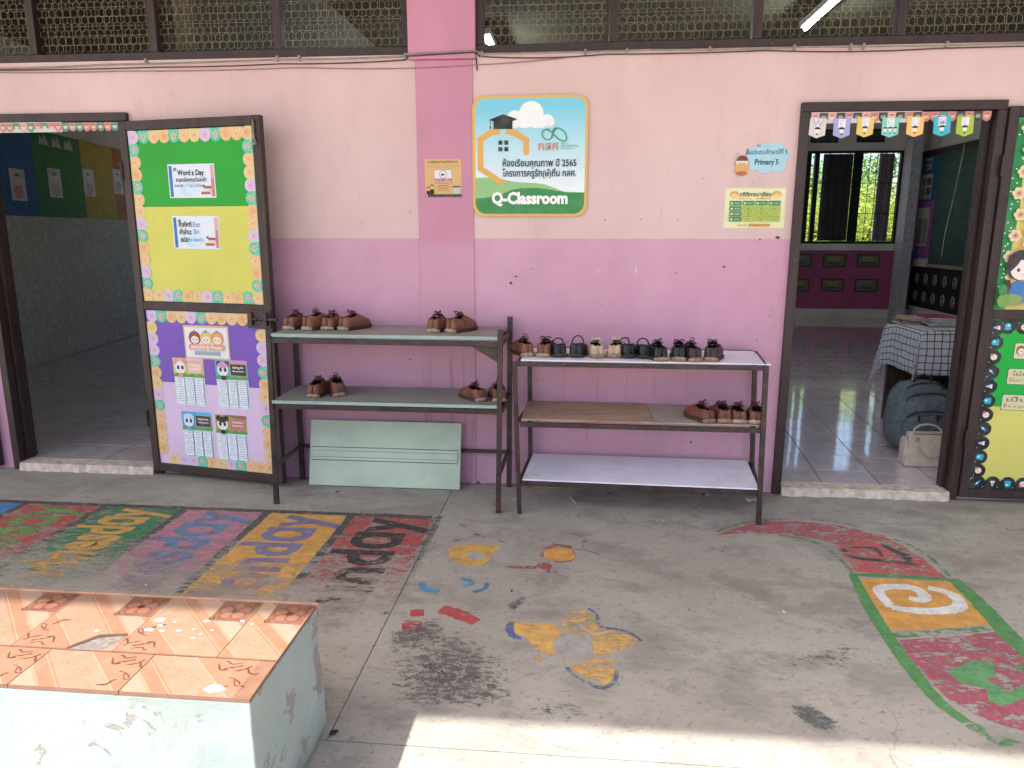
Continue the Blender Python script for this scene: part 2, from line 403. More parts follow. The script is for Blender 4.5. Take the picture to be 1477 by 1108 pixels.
def copy_thing(o, parent=None):
    c = o.copy(); COL.objects.link(c); c.parent = parent
    for ch in list(o.children): copy_thing(ch, c)
    return c

_tx = {}
def text2d(s, bold=0.0):
    k = (s, bold)
    if k in _tx: return _tx[k]
    cu = bpy.data.curves.new('t', 'FONT'); cu.body = s; cu.offset = bold; cu.resolution_u = 2
    o = bpy.data.objects.new('t', cu); COL.objects.link(o)
    dg = bpy.context.evaluated_depsgraph_get(); me = bpy.data.meshes.new_from_object(o.evaluated_get(dg))
    v = [(p.co.x, p.co.y) for p in me.vertices]; f = [tuple(q.vertices) for q in me.polygons]
    bpy.data.objects.remove(o); bpy.data.curves.remove(cu); bpy.data.meshes.remove(me)
    _tx[k] = (v, f); return _tx[k]

class P:
    """flat print drawn in a local x-z sheet, facing -y; every layer sits a hair proud of the one below"""
    def __init__(s, depth=.0008): s.mb = MB(); s.k = 0; s.d = depth
    def y(s): s.k += 1; return -s.d - s.k * .00018
    def poly(s, pts, c): s.mb.poly([(x, s_y, z) for s_y in [s.y()] for x, z in pts], 0, lin(c)); return s
    def rect(s, x0, z0, x1, z1, c): return s.poly([(x0, z0), (x1, z0), (x1, z1), (x0, z1)], c)
    def ell(s, cx, cz, rx, rz=None, c='000000', n=18, a0=0, a1=2 * PI):
        rz = rx if rz is None else rz
        k = n if abs(a1 - a0 - 2 * PI) < 1e-6 else n + 1
        return s.poly([(cx + rx * math.cos(a0 + (a1 - a0) * i / n), cz + rz * math.sin(a0 + (a1 - a0) * i / n)) for i in range(k)], c)
    def rrect(s, x0, z0, x1, z1, r, c, n=6):
        pts = []
        for cx, cz, a in ((x1 - r, z0 + r, -PI / 2), (x1 - r, z1 - r, 0), (x0 + r, z1 - r, PI / 2), (x0 + r, z0 + r, PI)):
            pts += [(cx + r * math.cos(a + i * PI / 2 / n), cz + r * math.sin(a + i * PI / 2 / n)) for i in range(n + 1)]
        return s.poly(pts, c)
    def line(s, pts, w, c):
        y = s.y()
        for (a, b), (p, q) in zip(pts, pts[1:]):
            dx, dz = p - a, q - b; L = math.hypot(dx, dz) or 1; nx, nz = -dz / L * w / 2, dx / L * w / 2
            ex, ez = dx / L * w * .25, dz / L * w * .25
            s.mb.poly([(a - ex - nx, y, b - ez - nz), (p + ex - nx, y, q + ez - nz), (p + ex + nx, y, q + ez + nz), (a - ex + nx, y, b - ez + nz)], 0, lin(c))
            y -= .000004
        return s
    def arc(s, cx, cz, rx, rz, a0, a1, w, c, n=14):
        return s.line([(cx + rx * math.cos(a0 + (a1 - a0) * i / n), cz + rz * math.sin(a0 + (a1 - a0) * i / n)) for i in range(n + 1)], w, c)
    def text(s, t, x, z, h, c, w=None, bold=0, align='l', shear=0):
        v, f = text2d(t, bold)
        if not v: return s
        x0 = min(a for a, b in v); x1 = max(a for a, b in v)
        k = h; kx = w / (x1 - x0) if w else h
        if align == 'c': ox = x - (x1 + x0) / 2 * kx
        else: ox = x - x0 * kx
        y = s.y(); b = len(s.mb.v)
        s.mb.v += [(ox + a * kx + shear * q * k, y, z + q * k) for a, q in v]
        for q in f: s.mb.face([b + i for i in q], 0, lin(c))
        return s
    def build(s, name, label=None, cat=None, group=None, mat=None, parent=None, loc=(0, 0, 0), rot=(0, 0, 0)):
        o = s.mb.build(name, mat or M['pr'], parent, loc=loc, rot=rot); return tag(o, label, cat, group)
def sheet(w, h, c, t=.0008, cx=0, z0=0):
    """a paper/board body with real thickness, printed face to follow"""
    p = P(t); p.mb.box(cx - w / 2, cx + w / 2, -t, 0, z0, z0 + h, 0, lin(c)); return p
PAINT=[('poly', 'E8B040', 0.8, 'painted_petal', [(-0.577, -0.933), (-0.562, -0.874), (-0.494, -0.853), (-0.416, -0.848), (-0.343, -0.866), (-0.38, -0.958), (-0.378, -1.011), (-0.419, -1.075), (-0.469, -1.073), (-0.535, -1.027), (-0.564, -0.981)], 0),
('poly', 'B5AEA4', 0.9, 'painted_centre', [(-0.49, -0.968), (-0.466, -0.928), (-0.441, -0.92), (-0.4, -0.965), (-0.411, -1.011), (-0.444, -1.018), (-0.472, -1.001)], 0),
('line', 'C88890', 0.35, 'painted_stroke', [(-0.576, -0.943), (-0.534, -1.036), (-0.468, -1.08), (-0.414, -1.08), (-0.373, -1.015)], 0.02),
('poly', 'B04048', 0.5, 'painted_ring', [(0.012, -0.908), (0.008, -0.938), (-0.004, -0.965), (-0.022, -0.986), (-0.046, -1.002), (-0.071, -1.008), (-0.098, -1.007), (-0.122, -0.996), (-0.141, -0.978), (-0.155, -0.953), (-0.161, -0.925), (-0.158, -0.895), (-0.147, -0.867), (-0.129, -0.843), (-0.105, -0.827), (-0.077, -0.819), (-0.05, -0.822), (-0.025, -0.833), (-0.005, -0.853), (0.008, -0.879)], 0),
('poly', 'F0A838', 0.97, 'painted_centre', [(0.001, -0.913), (-0.002, -0.936), (-0.012, -0.957), (-0.028, -0.974), (-0.048, -0.986), (-0.07, -0.991), (-0.093, -0.99), (-0.113, -0.982), (-0.13, -0.968), (-0.141, -0.949), (-0.146, -0.927), (-0.144, -0.904), (-0.134, -0.883), (-0.118, -0.865), (-0.098, -0.852), (-0.075, -0.846), (-0.051, -0.847), (-0.03, -0.856), (-0.014, -0.871), (-0.003, -0.891)], 0),
('line', 'A84850', 0.55, 'painted_stroke', [(-0.109, -0.816), (-0.084, -0.828), (-0.019, -0.834)], 0.035),
('line', 'A04050', 0.6, 'painted_stroke', [(-0.297, -1.063), (-0.24, -1.063), (-0.166, -1.065)], 0.03),
('poly', 'B04050', 0.6, 'painted_petal', [(-0.174, -1.057), (-0.16, -1.019), (-0.119, -1.009), (-0.097, -1.041), (-0.107, -1.099), (-0.127, -1.112), (-0.145, -1.072)], 0),
('line', 'B06070', 0.35, 'painted_stroke', [(-0.107, -1.099), (-0.058, -1.126), (-0.006, -1.147)], 0.04),
('line', 'A05068', 0.4, 'painted_stroke', [(-0.021, -0.688), (0.029, -0.706), (0.048, -0.758), (0.033, -0.823), (0.008, -0.861)], 0.022),
('line', '504850', 0.6, 'painted_stroke', [(0.003, -0.861), (0.055, -0.868), (0.113, -0.91)], 0.008),
('poly', 'B09090', 0.25, 'painted_petal', [(-0.094, -0.783), (0.002, -0.708), (0.047, -0.769), (0.003, -0.847), (-0.084, -0.824)], 0),
('line', '786080', 0.5, 'painted_stroke', [(-0.583, -0.615), (-0.533, -0.657), (-0.466, -0.742), (-0.388, -0.779), (-0.331, -0.816)], 0.018),
('line', '786080', 0.5, 'painted_stroke', [(-0.571, -0.818), (-0.514, -0.784), (-0.474, -0.75)], 0.02),
('line', '3898C8', 0.7, 'painted_stroke', [(-0.634, -1.241), (-0.614, -1.293), (-0.579, -1.312), (-0.545, -1.306)], 0.035),
('line', '3898C8', 0.65, 'painted_stroke', [(-0.479, -1.192), (-0.439, -1.214), (-0.428, -1.238), (-0.459, -1.265)], 0.03),
('line', '3080A8', 0.7, 'painted_stroke', [(-0.364, -1.22), (-0.365, -1.272), (-0.408, -1.308)], 0.02),
('line', 'C08088', 0.3, 'painted_stroke', [(-0.635, -1.266), (-0.612, -1.32), (-0.569, -1.34), (-0.53, -1.323)], 0.018),
('line', '9088A0', 0.3, 'painted_stroke', [(-0.534, -1.128), (-0.49, -1.15), (-0.435, -1.188)], 0.04),
('line', 'C03840', 0.85, 'painted_letter', [(-0.623, -1.496), (-0.572, -1.485)], 0.06),
('line', 'C03840', 0.8, 'painted_letter', [(-0.616, -1.545), (-0.617, -1.581), (-0.606, -1.607), (-0.539, -1.607)], 0.035),
('line', 'C03840', 0.75, 'painted_letter', [(-0.611, -1.563), (-0.562, -1.569)], 0.035),
('line', 'C03840', 0.9, 'painted_letter', [(-0.513, -1.451), (-0.442, -1.483), (-0.362, -1.537)], 0.07),
('line', '606060', 0.5, 'painted_stroke', [(-0.354, -1.547), (-0.329, -1.545), (-0.339, -1.524)], 0.008),
('poly', 'E8B048', 0.82, 'painted_petal', [(-0.224, -1.524), (-0.145, -1.519), (-0.075, -1.523), (-0.039, -1.582), (-0.071, -1.631), (-0.075, -1.674), (-0.065, -1.72), (-0.094, -1.723), (-0.122, -1.684), (-0.179, -1.623), (-0.212, -1.601)], 0),
('poly', 'E0B058', 0.62, 'painted_petal', [(-0.048, -1.493), (-0.028, -1.443), (0.007, -1.411), (0.047, -1.408), (0.082, -1.461), (0.092, -1.54), (0.049, -1.582), (0.009, -1.583), (-0.036, -1.574)], 0),
('poly', 'E4B050', 0.66, 'painted_petal', [(0.062, -1.569), (0.145, -1.552), (0.205, -1.574), (0.239, -1.61), (0.2, -1.648), (0.139, -1.689), (0.093, -1.716), (0.071, -1.707), (0.068, -1.636)], 0),
('poly', 'E4AC48', 0.62, 'painted_petal', [(-0.021, -1.783), (0.035, -1.764), (0.08, -1.731), (0.131, -1.735), (0.144, -1.789), (0.126, -1.868), (0.089, -1.882), (0.035, -1.836)], 0),
('poly', 'E0B060', 0.45, 'painted_petal', [(-0.162, -1.682), (-0.121, -1.696), (-0.1, -1.79), (-0.13, -1.76)], 0),
('poly', 'E0A870', 0.4, 'painted_petal', [(-0.21, -1.801), (-0.164, -1.818), (-0.168, -1.845), (-0.2, -1.837)], 0),
('poly', 'B2ACA4', 0.97, 'painted_centre', [(0.067, -1.658), (0.063, -1.68), (0.053, -1.699), (0.038, -1.716), (0.018, -1.727), (-0.003, -1.732), (-0.024, -1.731), (-0.044, -1.724), (-0.06, -1.71), (-0.071, -1.692), (-0.075, -1.672), (-0.072, -1.65), (-0.063, -1.629), (-0.047, -1.612), (-0.027, -1.6), (-0.005, -1.594), (0.018, -1.595), (0.038, -1.604), (0.054, -1.618), (0.064, -1.637)], 0),
('poly', 'B4AA98', 0.6, 'painted_centre', [(0.029, -1.526), (0.028, -1.535), (0.024, -1.542), (0.018, -1.549), (0.01, -1.553), (0.002, -1.555), (-0.007, -1.555), (-0.015, -1.552), (-0.021, -1.546), (-0.025, -1.54), (-0.026, -1.532), (-0.025, -1.523), (-0.021, -1.515), (-0.015, -1.509), (-0.008, -1.504), (0.001, -1.502), (0.01, -1.503), (0.018, -1.506), (0.024, -1.511), (0.028, -1.518)], 0),
('line', '4868A0', 0.65, 'painted_stroke', [(-0.23, -1.522), (-0.236, -1.565), (-0.218, -1.614), (-0.188, -1.639)], 0.03),
('line', '405880', 0.6, 'painted_stroke', [(0.054, -1.393), (0.086, -1.439), (0.097, -1.52), (0.173, -1.541), (0.218, -1.573), (0.244, -1.61)], 0.014),
('line', '506880', 0.55, 'painted_stroke', [(-0.024, -1.785), (-0.002, -1.824), (0.047, -1.876), (0.095, -1.896), (0.132, -1.863), (0.147, -1.799)], 0.018),
('poly', '8FA0AC', 0.35, 'painted_petal', [(0.126, -1.853), (0.165, -1.818), (0.165, -1.859), (0.13, -1.903), (0.107, -1.9)], 0),
('poly', '4A4846', 0.2, 'dark_paint_remnant', [(-0.617, -1.69), (-0.539, -1.607), (-0.42, -1.569), (-0.278, -1.705), (-0.193, -1.777), (-0.188, -1.903), (-0.196, -2.009), (-0.372, -2.04), (-0.478, -2.036), (-0.571, -1.95)], 0),
('poly', '4A4846', 0.22, 'dark_paint_remnant', [(-0.633, -1.807), (-0.436, -1.804), (-0.244, -1.864), (-0.174, -1.944), (-0.225, -2.037), (-0.426, -2.043), (-0.56, -2.049)], 0),
('poly', '4A4846', 0.12, 'dark_paint_remnant', [(-0.178, -1.999), (-0.019, -1.971), (0.073, -2.008), (0.04, -2.056), (-0.139, -2.073)], 0),
('poly', '4A4846', 0.3, 'dark_paint_remnant', [(-0.27, -1.402), (-0.203, -1.32), (-0.186, -1.349), (-0.235, -1.463)], 0),
('poly', '50484A', 0.25, 'dark_paint_remnant', [(-0.676, -1.62), (-0.586, -1.585), (-0.538, -1.513), (-0.471, -1.52), (-0.462, -1.65), (-0.6, -1.759), (-0.633, -1.785)], 0),
('poly', '3A4440', 0.38, 'dark_paint_remnant', [(0.668, -1.929), (0.729, -1.917), (0.79, -1.997), (0.782, -2.031), (0.708, -2.038), (0.674, -1.986)], 0),
('poly', '504A46', 0.1, 'dark_paint_remnant', [(0.699, -1.662), (0.762, -1.642), (0.99, -1.543), (1.07, -1.551), (0.921, -1.74), (0.689, -1.735)], 0),
('poly', 'C05060', 0.62, 'painted_head', [(0.665, -0.638), (0.789, -0.532), (0.899, -0.456), (1.025, -0.428), (1.167, -0.427), (1.32, -0.462), (1.408, -0.523), (1.302, -0.647), (1.22, -0.696), (1.168, -0.652), (1.111, -0.618), (1.015, -0.598), (0.869, -0.589)], 0),
('poly', 'D05450', 0.62, 'painted_square', [(1.22, -0.696), (1.406, -0.529), (1.467, -0.561), (1.513, -0.668), (1.549, -0.832), (1.561, -0.994), (1.449, -0.993), (1.285, -0.982), (1.201, -0.972), (1.201, -0.853), (1.203, -0.764)], 0),
('poly', 'E8A430', 0.97, 'painted_square', [(1.195, -1.04), (1.368, -1.023), (1.565, -1.037), (1.566, -1.21), (1.554, -1.371), (1.334, -1.421), (1.159, -1.454), (1.168, -1.267)], 0),
('poly', 'B84A62', 0.62, 'painted_square', [(1.16, -1.511), (1.305, -1.485), (1.544, -1.423), (1.552, -1.566), (1.543, -1.734), (1.496, -1.908), (1.391, -2.025), (1.318, -1.985), (1.232, -1.95), (1.172, -1.857), (1.155, -1.731), (1.148, -1.62)], 0),
('line', '4C9848', 0.55, 'painted_outline', [(0.67, -0.608), (0.783, -0.502), (0.955, -0.422), (1.154, -0.39), (1.333, -0.424), (1.418, -0.495)], 0.016),
('line', '4C9848', 0.5, 'painted_outline', [(0.865, -0.607), (1.044, -0.619), (1.148, -0.716), (1.18, -0.879), (1.179, -1.001)], 0.025),
('line', '4C9848', 0.85, 'painted_outline', [(1.179, -1.001), (1.147, -1.25), (1.129, -1.495), (1.126, -1.71), (1.134, -1.861), (1.167, -1.956)], 0.05),
('line', '4C9848', 0.5, 'painted_outline', [(1.167, -1.956), (1.212, -2.027), (1.276, -2.061), (1.359, -2.078)], 0.05),
('line', '4C9848', 0.5, 'painted_outline', [(1.508, -0.6), (1.56, -0.685), (1.587, -0.816), (1.582, -0.981)], 0.022),
('line', '4C9848', 0.88, 'painted_outline', [(1.582, -1.003), (1.587, -1.139), (1.578, -1.316), (1.568, -1.44), (1.569, -1.542), (1.577, -1.678)], 0.07),
('line', '4C9848', 0.75, 'painted_outline', [(1.179, -1.001), (1.338, -0.999), (1.568, -1.011)], 0.035),
('line', '4C9848', 0.5, 'painted_outline', [(1.15, -1.483), (1.32, -1.451), (1.556, -1.391)], 0.04),
('line', '384848', 0.6, 'painted_letter', [(1.228, -0.735), (1.241, -0.824), (1.356, -0.85), (1.424, -0.861), (1.499, -0.878)], 0.03),
('line', '384848', 0.6, 'painted_letter', [(1.267, -0.718), (1.373, -0.721), (1.371, -0.812)], 0.022),
('line', '384848', 0.65, 'painted_letter', [(1.425, -0.671), (1.463, -0.765), (1.472, -0.856)], 0.035),
('line', '384848', 0.6, 'painted_letter', [(1.496, -0.71), (1.485, -0.826)], 0.03),
('line', 'ECECE8', 0.93, 'painted_letter', [(1.228, -1.276), (1.236, -1.126), (1.339, -1.095), (1.389, -1.111), (1.398, -1.167), (1.367, -1.206), (1.328, -1.19)], 0.05),
('line', 'ECECE8', 0.93, 'painted_letter', [(1.228, -1.276), (1.303, -1.292), (1.404, -1.286), (1.48, -1.256), (1.513, -1.205), (1.509, -1.136), (1.444, -1.093)], 0.055),
('poly', '5CA860', 0.85, 'painted_letter', [(1.232, -1.713), (1.365, -1.613), (1.415, -1.637), (1.394, -1.695), (1.343, -1.733), (1.379, -1.79), (1.446, -1.756), (1.496, -1.789), (1.405, -1.829), (1.326, -1.864), (1.289, -1.852), (1.318, -1.781), (1.253, -1.764)], 0),
('poly', '5CA860', 0.6, 'painted_letter', [(1.465, -1.661), (1.518, -1.628), (1.562, -1.652), (1.521, -1.683), (1.465, -1.688)], 0)]

# ================================================================== SETTING
ground = MB(); ground.poly([(-60, -60, -.09), (60, -60, -.09), (60, 60, -.09), (-60, 60, -.09)])
tag(ground.build('ground', simple('sandy_yard_ground', (.62, .57, .48), .9, .1, .12, 1.2)), kind='structure')

floor = empty('corridor_floor', None, None, kind='structure')
for x0, x1, y0, y1 in ((-9, -.7006, -2.2135, .02), (-.6994, 9, -2.2135, .02), (-9, 9, -6.5, -2.2165)):
    MB().box(x0, x1, y0, y1, -.09, 0).build('concrete_slab', M['concrete'], floor, bevel=.003, seg=1)

def clip(poly, a, b, c):                        # keep a*x + b*y >= c
    out = []
    for i, p in enumerate(poly):
        q = poly[(i + 1) % len(poly)]; dp = a * p[0] + b * p[1] - c; dq = a * q[0] + b * q[1] - c
        if dp >= 0: out.append(p)
        if (dp >= 0) != (dq >= 0):
            t = dp / (dp - dq); out.append((p[0] + t * (q[0] - p[0]), p[1] + t * (q[1] - p[1])))
    return out
def room(name, x0, x1, y1, deg, off, inview):
    """tiled classroom floor: the tiles seen through the door are pieces, the rest one part"""
    fl = empty(name, None, None, kind='structure')
    b = MB(); b.box(x0, x1, .052, y1, -.05, .045); b.build('floor_slab', M['grout'], fl)
    T = .312; g = .0035; rest = MB(); ca, sa = math.cos(math.radians(deg)), math.sin(math.radians(deg))
    tm = MB(); h = T / 2 - g; tm.box(-h, h, -h, h, -.006, 0); full = tm.mesh('floor_tile', M['tile'])
    R = int(12 / T) + 2
    for i in range(-R, R):
        for j in range(-R, R * 2):
            lx, ly = (i + .5) * T, (j + .5) * T
            cx, cy = off[0] + lx * ca - ly * sa, off[1] + lx * sa + ly * ca
            q = [(cx + dx * h * ca - dy * h * sa, cy + dx * h * sa + dy * h * ca) for dx, dy in ((-1, -1), (1, -1), (1, 1), (-1, 1))]
            k = clip(clip(clip(clip(q, 0, 1, .054), 0, -1, -y1), 1, 0, x0), -1, 0, -x1)
            if len(k) < 3: continue
            whole = len(k) == 4 and all(abs(k[n][0] - q[n][0]) + abs(k[n][1] - q[n][1]) < 1e-6 for n in range(4))
            if inview(cx, cy):
                if whole:
                    o = link('floor_tile', full, fl, loc=(cx, cy, .05 + random.uniform(-.0006, .0006)), rot=(random.gauss(0, .0012), random.gauss(0, .0012), math.radians(deg)))
                else:
                    t = MB(); t.poly([(x, y, .05) for x, y in k]); t.poly([(x, y, .044) for x, y in k][::-1])
                    for n in range(len(k)):
                        p_, q_ = k[n], k[(n + 1) % len(k)]; t.poly([(*p_, .044), (*q_, .044), (*q_, .05), (*p_, .05)])
                    t.build('floor_tile', M['tile'], fl)
            else:
                rest.poly([(x, y, .05) for x, y in k])
    tag(rest.build('far_floor_tiles', M['tile'], fl), kind='stuff')
room('classroom_floor', -2.15, 5.28, 8.38, -5.0, (1.37, -.02), lambda x, y: .27 * (y + 4) - .25 < x < .49 * (y + 4) + .35)
room('left_classroom_floor', -7.2, -2.25, 8.38, 0, (-2.6, .05), lambda x, y: -.84 * (y + 4) - .3 < x < -.60 * (y + 4) + .2 and y < 5.6 and x > -6.2)

# ------------------------------------------------------------------ front wall and pillar
fw = empty('front_wall', 'pink two tone plastered front wall of the classrooms', 'wall')
w = MB()
for a in ((-9, -3.435, 0, 2.33), (-2.484, 1.085, 0, 2.33), (2.062, 9, 0, 2.33), (-3.435, -2.484, 2.063, 2.33), (1.085, 2.062, 2.063, 2.33), (-9, 9, 3.06, 3.42)):
    w.box(a[0], a[1], 0, .12, a[2], a[3])
w.build('plaster', M['wall'], fw)
w = MB(); w.box(-.882, -.580, -.007, .0, 0, 2.30); w.build('pillar_lower_face', M['pillar'], fw, bevel=.002, seg=1)
w = MB(); w.box(-.913, -.562, -.030, .118, 2.30, 3.06); w.build('pillar_upper_face', M['pillar'], fw, bevel=.003, seg=1)
# paint chips, nails and marks on the dado
for x, z, r, sx in ((-.380, 1.155, .013, 1), (-.352, 1.19, .006, 2.6), (-.262, 1.231, .006, 1), (-.072, .831, .005, 1), (.117, 1.039, .005, 1), (1.008, .989, .007, .5), (.376, 1.264, .004, .6),
                    (.505, 1.215, .010, .35), (.755, 1.248, .007, 2.2), (-.28, 1.83, .003, 1), (.12, 1.49, .006, 1.2), (.31, 1.495, .005, 1.2), (.50, 1.49, .004, 1.2), (-1.55, 2.0, .003, 1), (-1.2, 1.47, .004, 1.4),
                    (-.93, 1.53, .006, 1), (.62, 1.70, .003, 2), (-1.42, 1.6, .004, 1), (-.2, .62, .005, 1), (.5, .42, .004, 1), (.63, .28, .011, .8), (.25, .85, .004, 1), (.95, .86, .008, .5), (1.02, 1.40, .012, 1.6), (.93, 1.39, .008, 1), (-1.05, 1.0, .003, 1), (-.95, .72, .004, 3)):
    r *= .72; t = MB(); n = 8; pts = [(x + r * sx * math.cos(i * 2 * PI / n) * random.uniform(.55, 1.15), -.0025, z + r * math.sin(i * 2 * PI / n) * random.uniform(.55, 1.15)) for i in range(n)]
    t.poly(pts); t.poly([(a, 0, c) for a, _, c in pts][::-1])
    for i in range(n): t.poly([(pts[i][0], 0, pts[i][2]), (pts[(i + 1) % n][0], 0, pts[(i + 1) % n][2]), pts[(i + 1) % n], pts[i]])
    t.build('paint_chip', random.choice([M['cabled'], M['cabled'], M['wood']]), fw)
t = MB(); t.box(.29, .296, -.002, 0, 1.21, 1.25); t.build('paint_chip', M['rim'], fw, rot=(0, -.0, 0))
# hairline seam with peeling lower edge of the plaster
for i in range(15):
    x = random.uniform(-.86, -.55) if i < 6 else random.choice([random.uniform(-1.6, -.9), random.uniform(-.3, 1.05)]); wd = random.uniform(.01, .035); z = random.uniform(.008, .022)
    t = MB(); pts = [(x - wd, 0), (x - wd * .6, z * .7), (x - wd * .1, z), (x + wd * .5, z * .8), (x + wd, 0)]
    t.poly([(a, -.0085, c) for a, c in pts]); t.poly([(pts[1][0], 0, pts[1][1]), (pts[3][0], 0, pts[3][1]), (pts[3][0], -.0085, pts[3][1]), (pts[1][0], -.0085, pts[1][1])])
    t.build('bare_plaster_patch', M['cement'], fw)

# ------------------------------------------------------------------ mesh windows above
def hexmesh(wd, ht, name):
    r = .0235; dx = r * math.sqrt(3); dz = r * 1.5; b = MB(); t = .0017; seen = set()
    def seg(p, q, th, y):
        if not (0 <= p[0] <= wd and 0 <= q[0] <= wd and 0 <= p[1] <= ht and 0 <= q[1] <= ht): return
        k = (round(p[0] + q[0], 4), round(p[1] + q[1], 4))
        if k in seen: return
        seen.add(k); b.bar((p[0], y, p[1]), (q[0], y, q[1]), th, th * 1.4, (0, 1, 0))
    for j in range(int(ht / dz) + 2):
        for i in range(int(wd / dx) + 2):
            cx = i * dx + (j % 2) * dx / 2; cz = j * dz
            pts = [(cx + r * math.sin(a * PI / 3), cz + r * math.cos(a * PI / 3)) for a in range(6)]
            for a in range(6): seg(pts[a], pts[(a + 1) % 6], t, 0)
    return b
def wires(wd, ht):
    b = MB(); s = .0475
    for i in range(1, int(wd / s) + 1): b.bar((i * s, 0, 0), (i * s, 0, ht), .0014, .0014)
    for j in range(1, int(ht / s) + 1): b.bar((0, 0, j * s), (wd, 0, j * s), .0014, .0014)
    return b
ZB, ZT = 2.33, 3.06
_hx = {}
def mesh_window(xs, label, first_edge, last_edge):
    win = empty('mesh_window', label, 'window', (xs[0], .05, ZB), group='wire mesh windows above the wall')
    x0 = xs[0]; L = xs[-1] - x0
    MB().box(0, L, -.045, .03, .001, .042).build('bottom_rail', M['wood'], win, bevel=.003)
    MB().box(0, L, -.045, .03, ZT - ZB - .041, ZT - ZB - .001).build('top_rail', M['wood'], win, bevel=.003)
    for i, x in enumerate(xs):
        hw = .022 if 0 < i < len(xs) - 1 else .018
        c = min(max(x - x0, hw), L - hw)
        MB().box(c - hw, c + hw, -.043, .028, .043, ZT - ZB - .042).build('mullion', M['wood'], win, bevel=.003)
    for a, b in zip(xs, xs[1:]):
        wd = round(b - a - .05, 2)
        if wd not in _hx: _hx[wd] = (hexmesh(wd, .64, 'hex').mesh('hexagon_mesh', M['grille']), wires(wd, .64).mesh('square_wire_mesh', M['grille']))
        h1, h2 = _hx[wd]
        tag(link('hexagon_mesh', h1, win, loc=(a - x0 + .025, .0, .045)), kind='stuff')
        tag(link('square_wire_mesh', h2, win, loc=(a - x0 + .025, -.006, .045)), kind='stuff')
mesh_window([-4.38, -3.69, -3.0, -2.31, -1.62, -.915], 'hexagon wire mesh window left of the pink pillar', 0, 0)
mesh_window([-.560, .140, .851, 1.537, 2.24, 2.95], 'hexagon wire mesh window right of the pink pillar', 0, 0)

# ------------------------------------------------------------------ cables under the windows
def cable(pts, r, mat, label, cat='cable', group=None):
    out = []
    for (a, b) in zip(pts, pts[1:]):
        for k in range(8):
            t = k / 8; sag = b[3] if len(b) > 3 else 0
            out.append((a[0] + (b[0] - a[0]) * t, a[1] + (b[1] - a[1]) * t, a[2] + (b[2] - a[2]) * t - sag * 4 * t * (1 - t)))
    out.append(pts[-1][:3])
    tag(MB().tube(out, r, 6).build('wall_cable', mat, smooth=True), label, cat, group)
cable([(-4.4, -.012, 2.315), (-3.4, -.010, 2.305, .004), (-2.6, -.010, 2.31, .006), (-1.62, -.010, 2.318, .003), (-.95, -.010, 2.32, .004), (-.92, -.036, 2.325), (-.56, -.036, 2.334), (-.53, -.010, 2.325), (.3, -.010, 2.327, .003), (1.1, -.010, 2.325, .004), (2.0, -.010, 2.322, .004), (3, -.01, 2.32)], .0042, M['cable'], 'pale grey cable clipped straight along the foot of the mesh windows')
cable([(-4.4, -.010, 2.29), (-3.3, -.010, 2.295, .004), (-2.3, -.010, 2.292, .004), (-1.6, -.010, 2.296, .004), (-.93, -.012, 2.302, .006), (-.91, -.034, 2.315), (-.565, -.034, 2.327), (-.54, -.01, 2.312), (.1, -.01, 2.31, .012), (.9, -.01, 2.312, .004), (1.7, -.01, 2.305, .010), (3, -.01, 2.312)], .0032, M['cabled'], 'thin dark cable running just under the pale one')
cable([(-4.4, -.008, 2.28), (-3.3, -.008, 2.284, .004), (-2.5, -.008, 2.276, .004), (-1.5, -.008, 2.276, .005), (-.9, -.010, 2.262, .004), (-.55, -.011, 2.272, .002), (-.1, -.008, 2.298, .004)], .0026, simple('pink_painted_cable', (.38, .2, .22), .6, .3), 'sagging cable painted pink crossing below the pillar joint')
cable([(-.56, -.009, 2.305), (-.555, -.009, 2.245)], .0035, M['black'], 'short black cable end hanging at the right edge of the pillar')
for i, x in enumerate((-3.4, -2.35, -1.62, -1.5, -.93, -.53, .0, .21, .62, 1.03, 1.3, 1.36, 1.75)):
    t = MB().box(x - .006, x + .006, -.017, 0, 2.308, 2.336); t.box(x - .003, x + .003, -.021, -.017, 2.316, 2.330)
    tag(t.build('cable_clip', M['cable'], bevel=.0015), 'small pale cable clip on the cables under the mesh windows', 'clip', 'cable clips under the mesh windows')

# ------------------------------------------------------------------ door frames, sills
def door_frame(x0, x1, label, sill_label, group):
    d = empty('door_frame', label, 'door frame', (x0, 0, 0)); L = x1 - x0; top = 2.063
    for s in (0, 1):
        a, b = (0, .044) if s == 0 else (L - .044, L)
        MB().box(a, b, -.028, .125, .0, top - .046).build('jamb', M['wood'], d, bevel=.003)
        a, b = (.045, .062) if s == 0 else (L - .062, L - .045)
        MB().box(a, b, .030, .085, .052, top - .048).build('door_stop', M['wood'], d, bevel=.002)
    MB().box(0, L, -.028, .125, top - .045, top).build('head', M['wood'], d, bevel=.003)
    MB().box(.064, L - .064, .030, .085, top - .062, top - .047).build('head_stop', M['wood'], d, bevel=.002)
    s = MB(); n = 22; random.seed(x0)
    ys = [-.040 + random.uniform(-.008, .008) for _ in range(n + 1)]; X0, X1 = x0 + .046, x1 - .046
    for i in range(n):
        a, b = X0 + (X1 - X0) * i / n, X0 + (X1 - X0) * (i + 1) / n
        h = .048 - random.uniform(0, .003)
        s.hexa([(a, ys[i] - .012, .0), (b, ys[i + 1] - .012, .0), (b, .051, .0), (a, .051, .0)], [(a, ys[i], h), (b, ys[i + 1], h), (b, .051, .049), (a, .051, .049)])
    tag(s.build('door_sill', M['cement']), sill_label, 'door sill')
door_frame(-3.435, -2.484, 'dark brown wooden frame of the left doorway', 'chipped cement sill of the left doorway', None)
door_frame(1.085, 2.062, 'dark brown wooden frame of the right doorway', 'chipped cement sill of the right doorway', None)

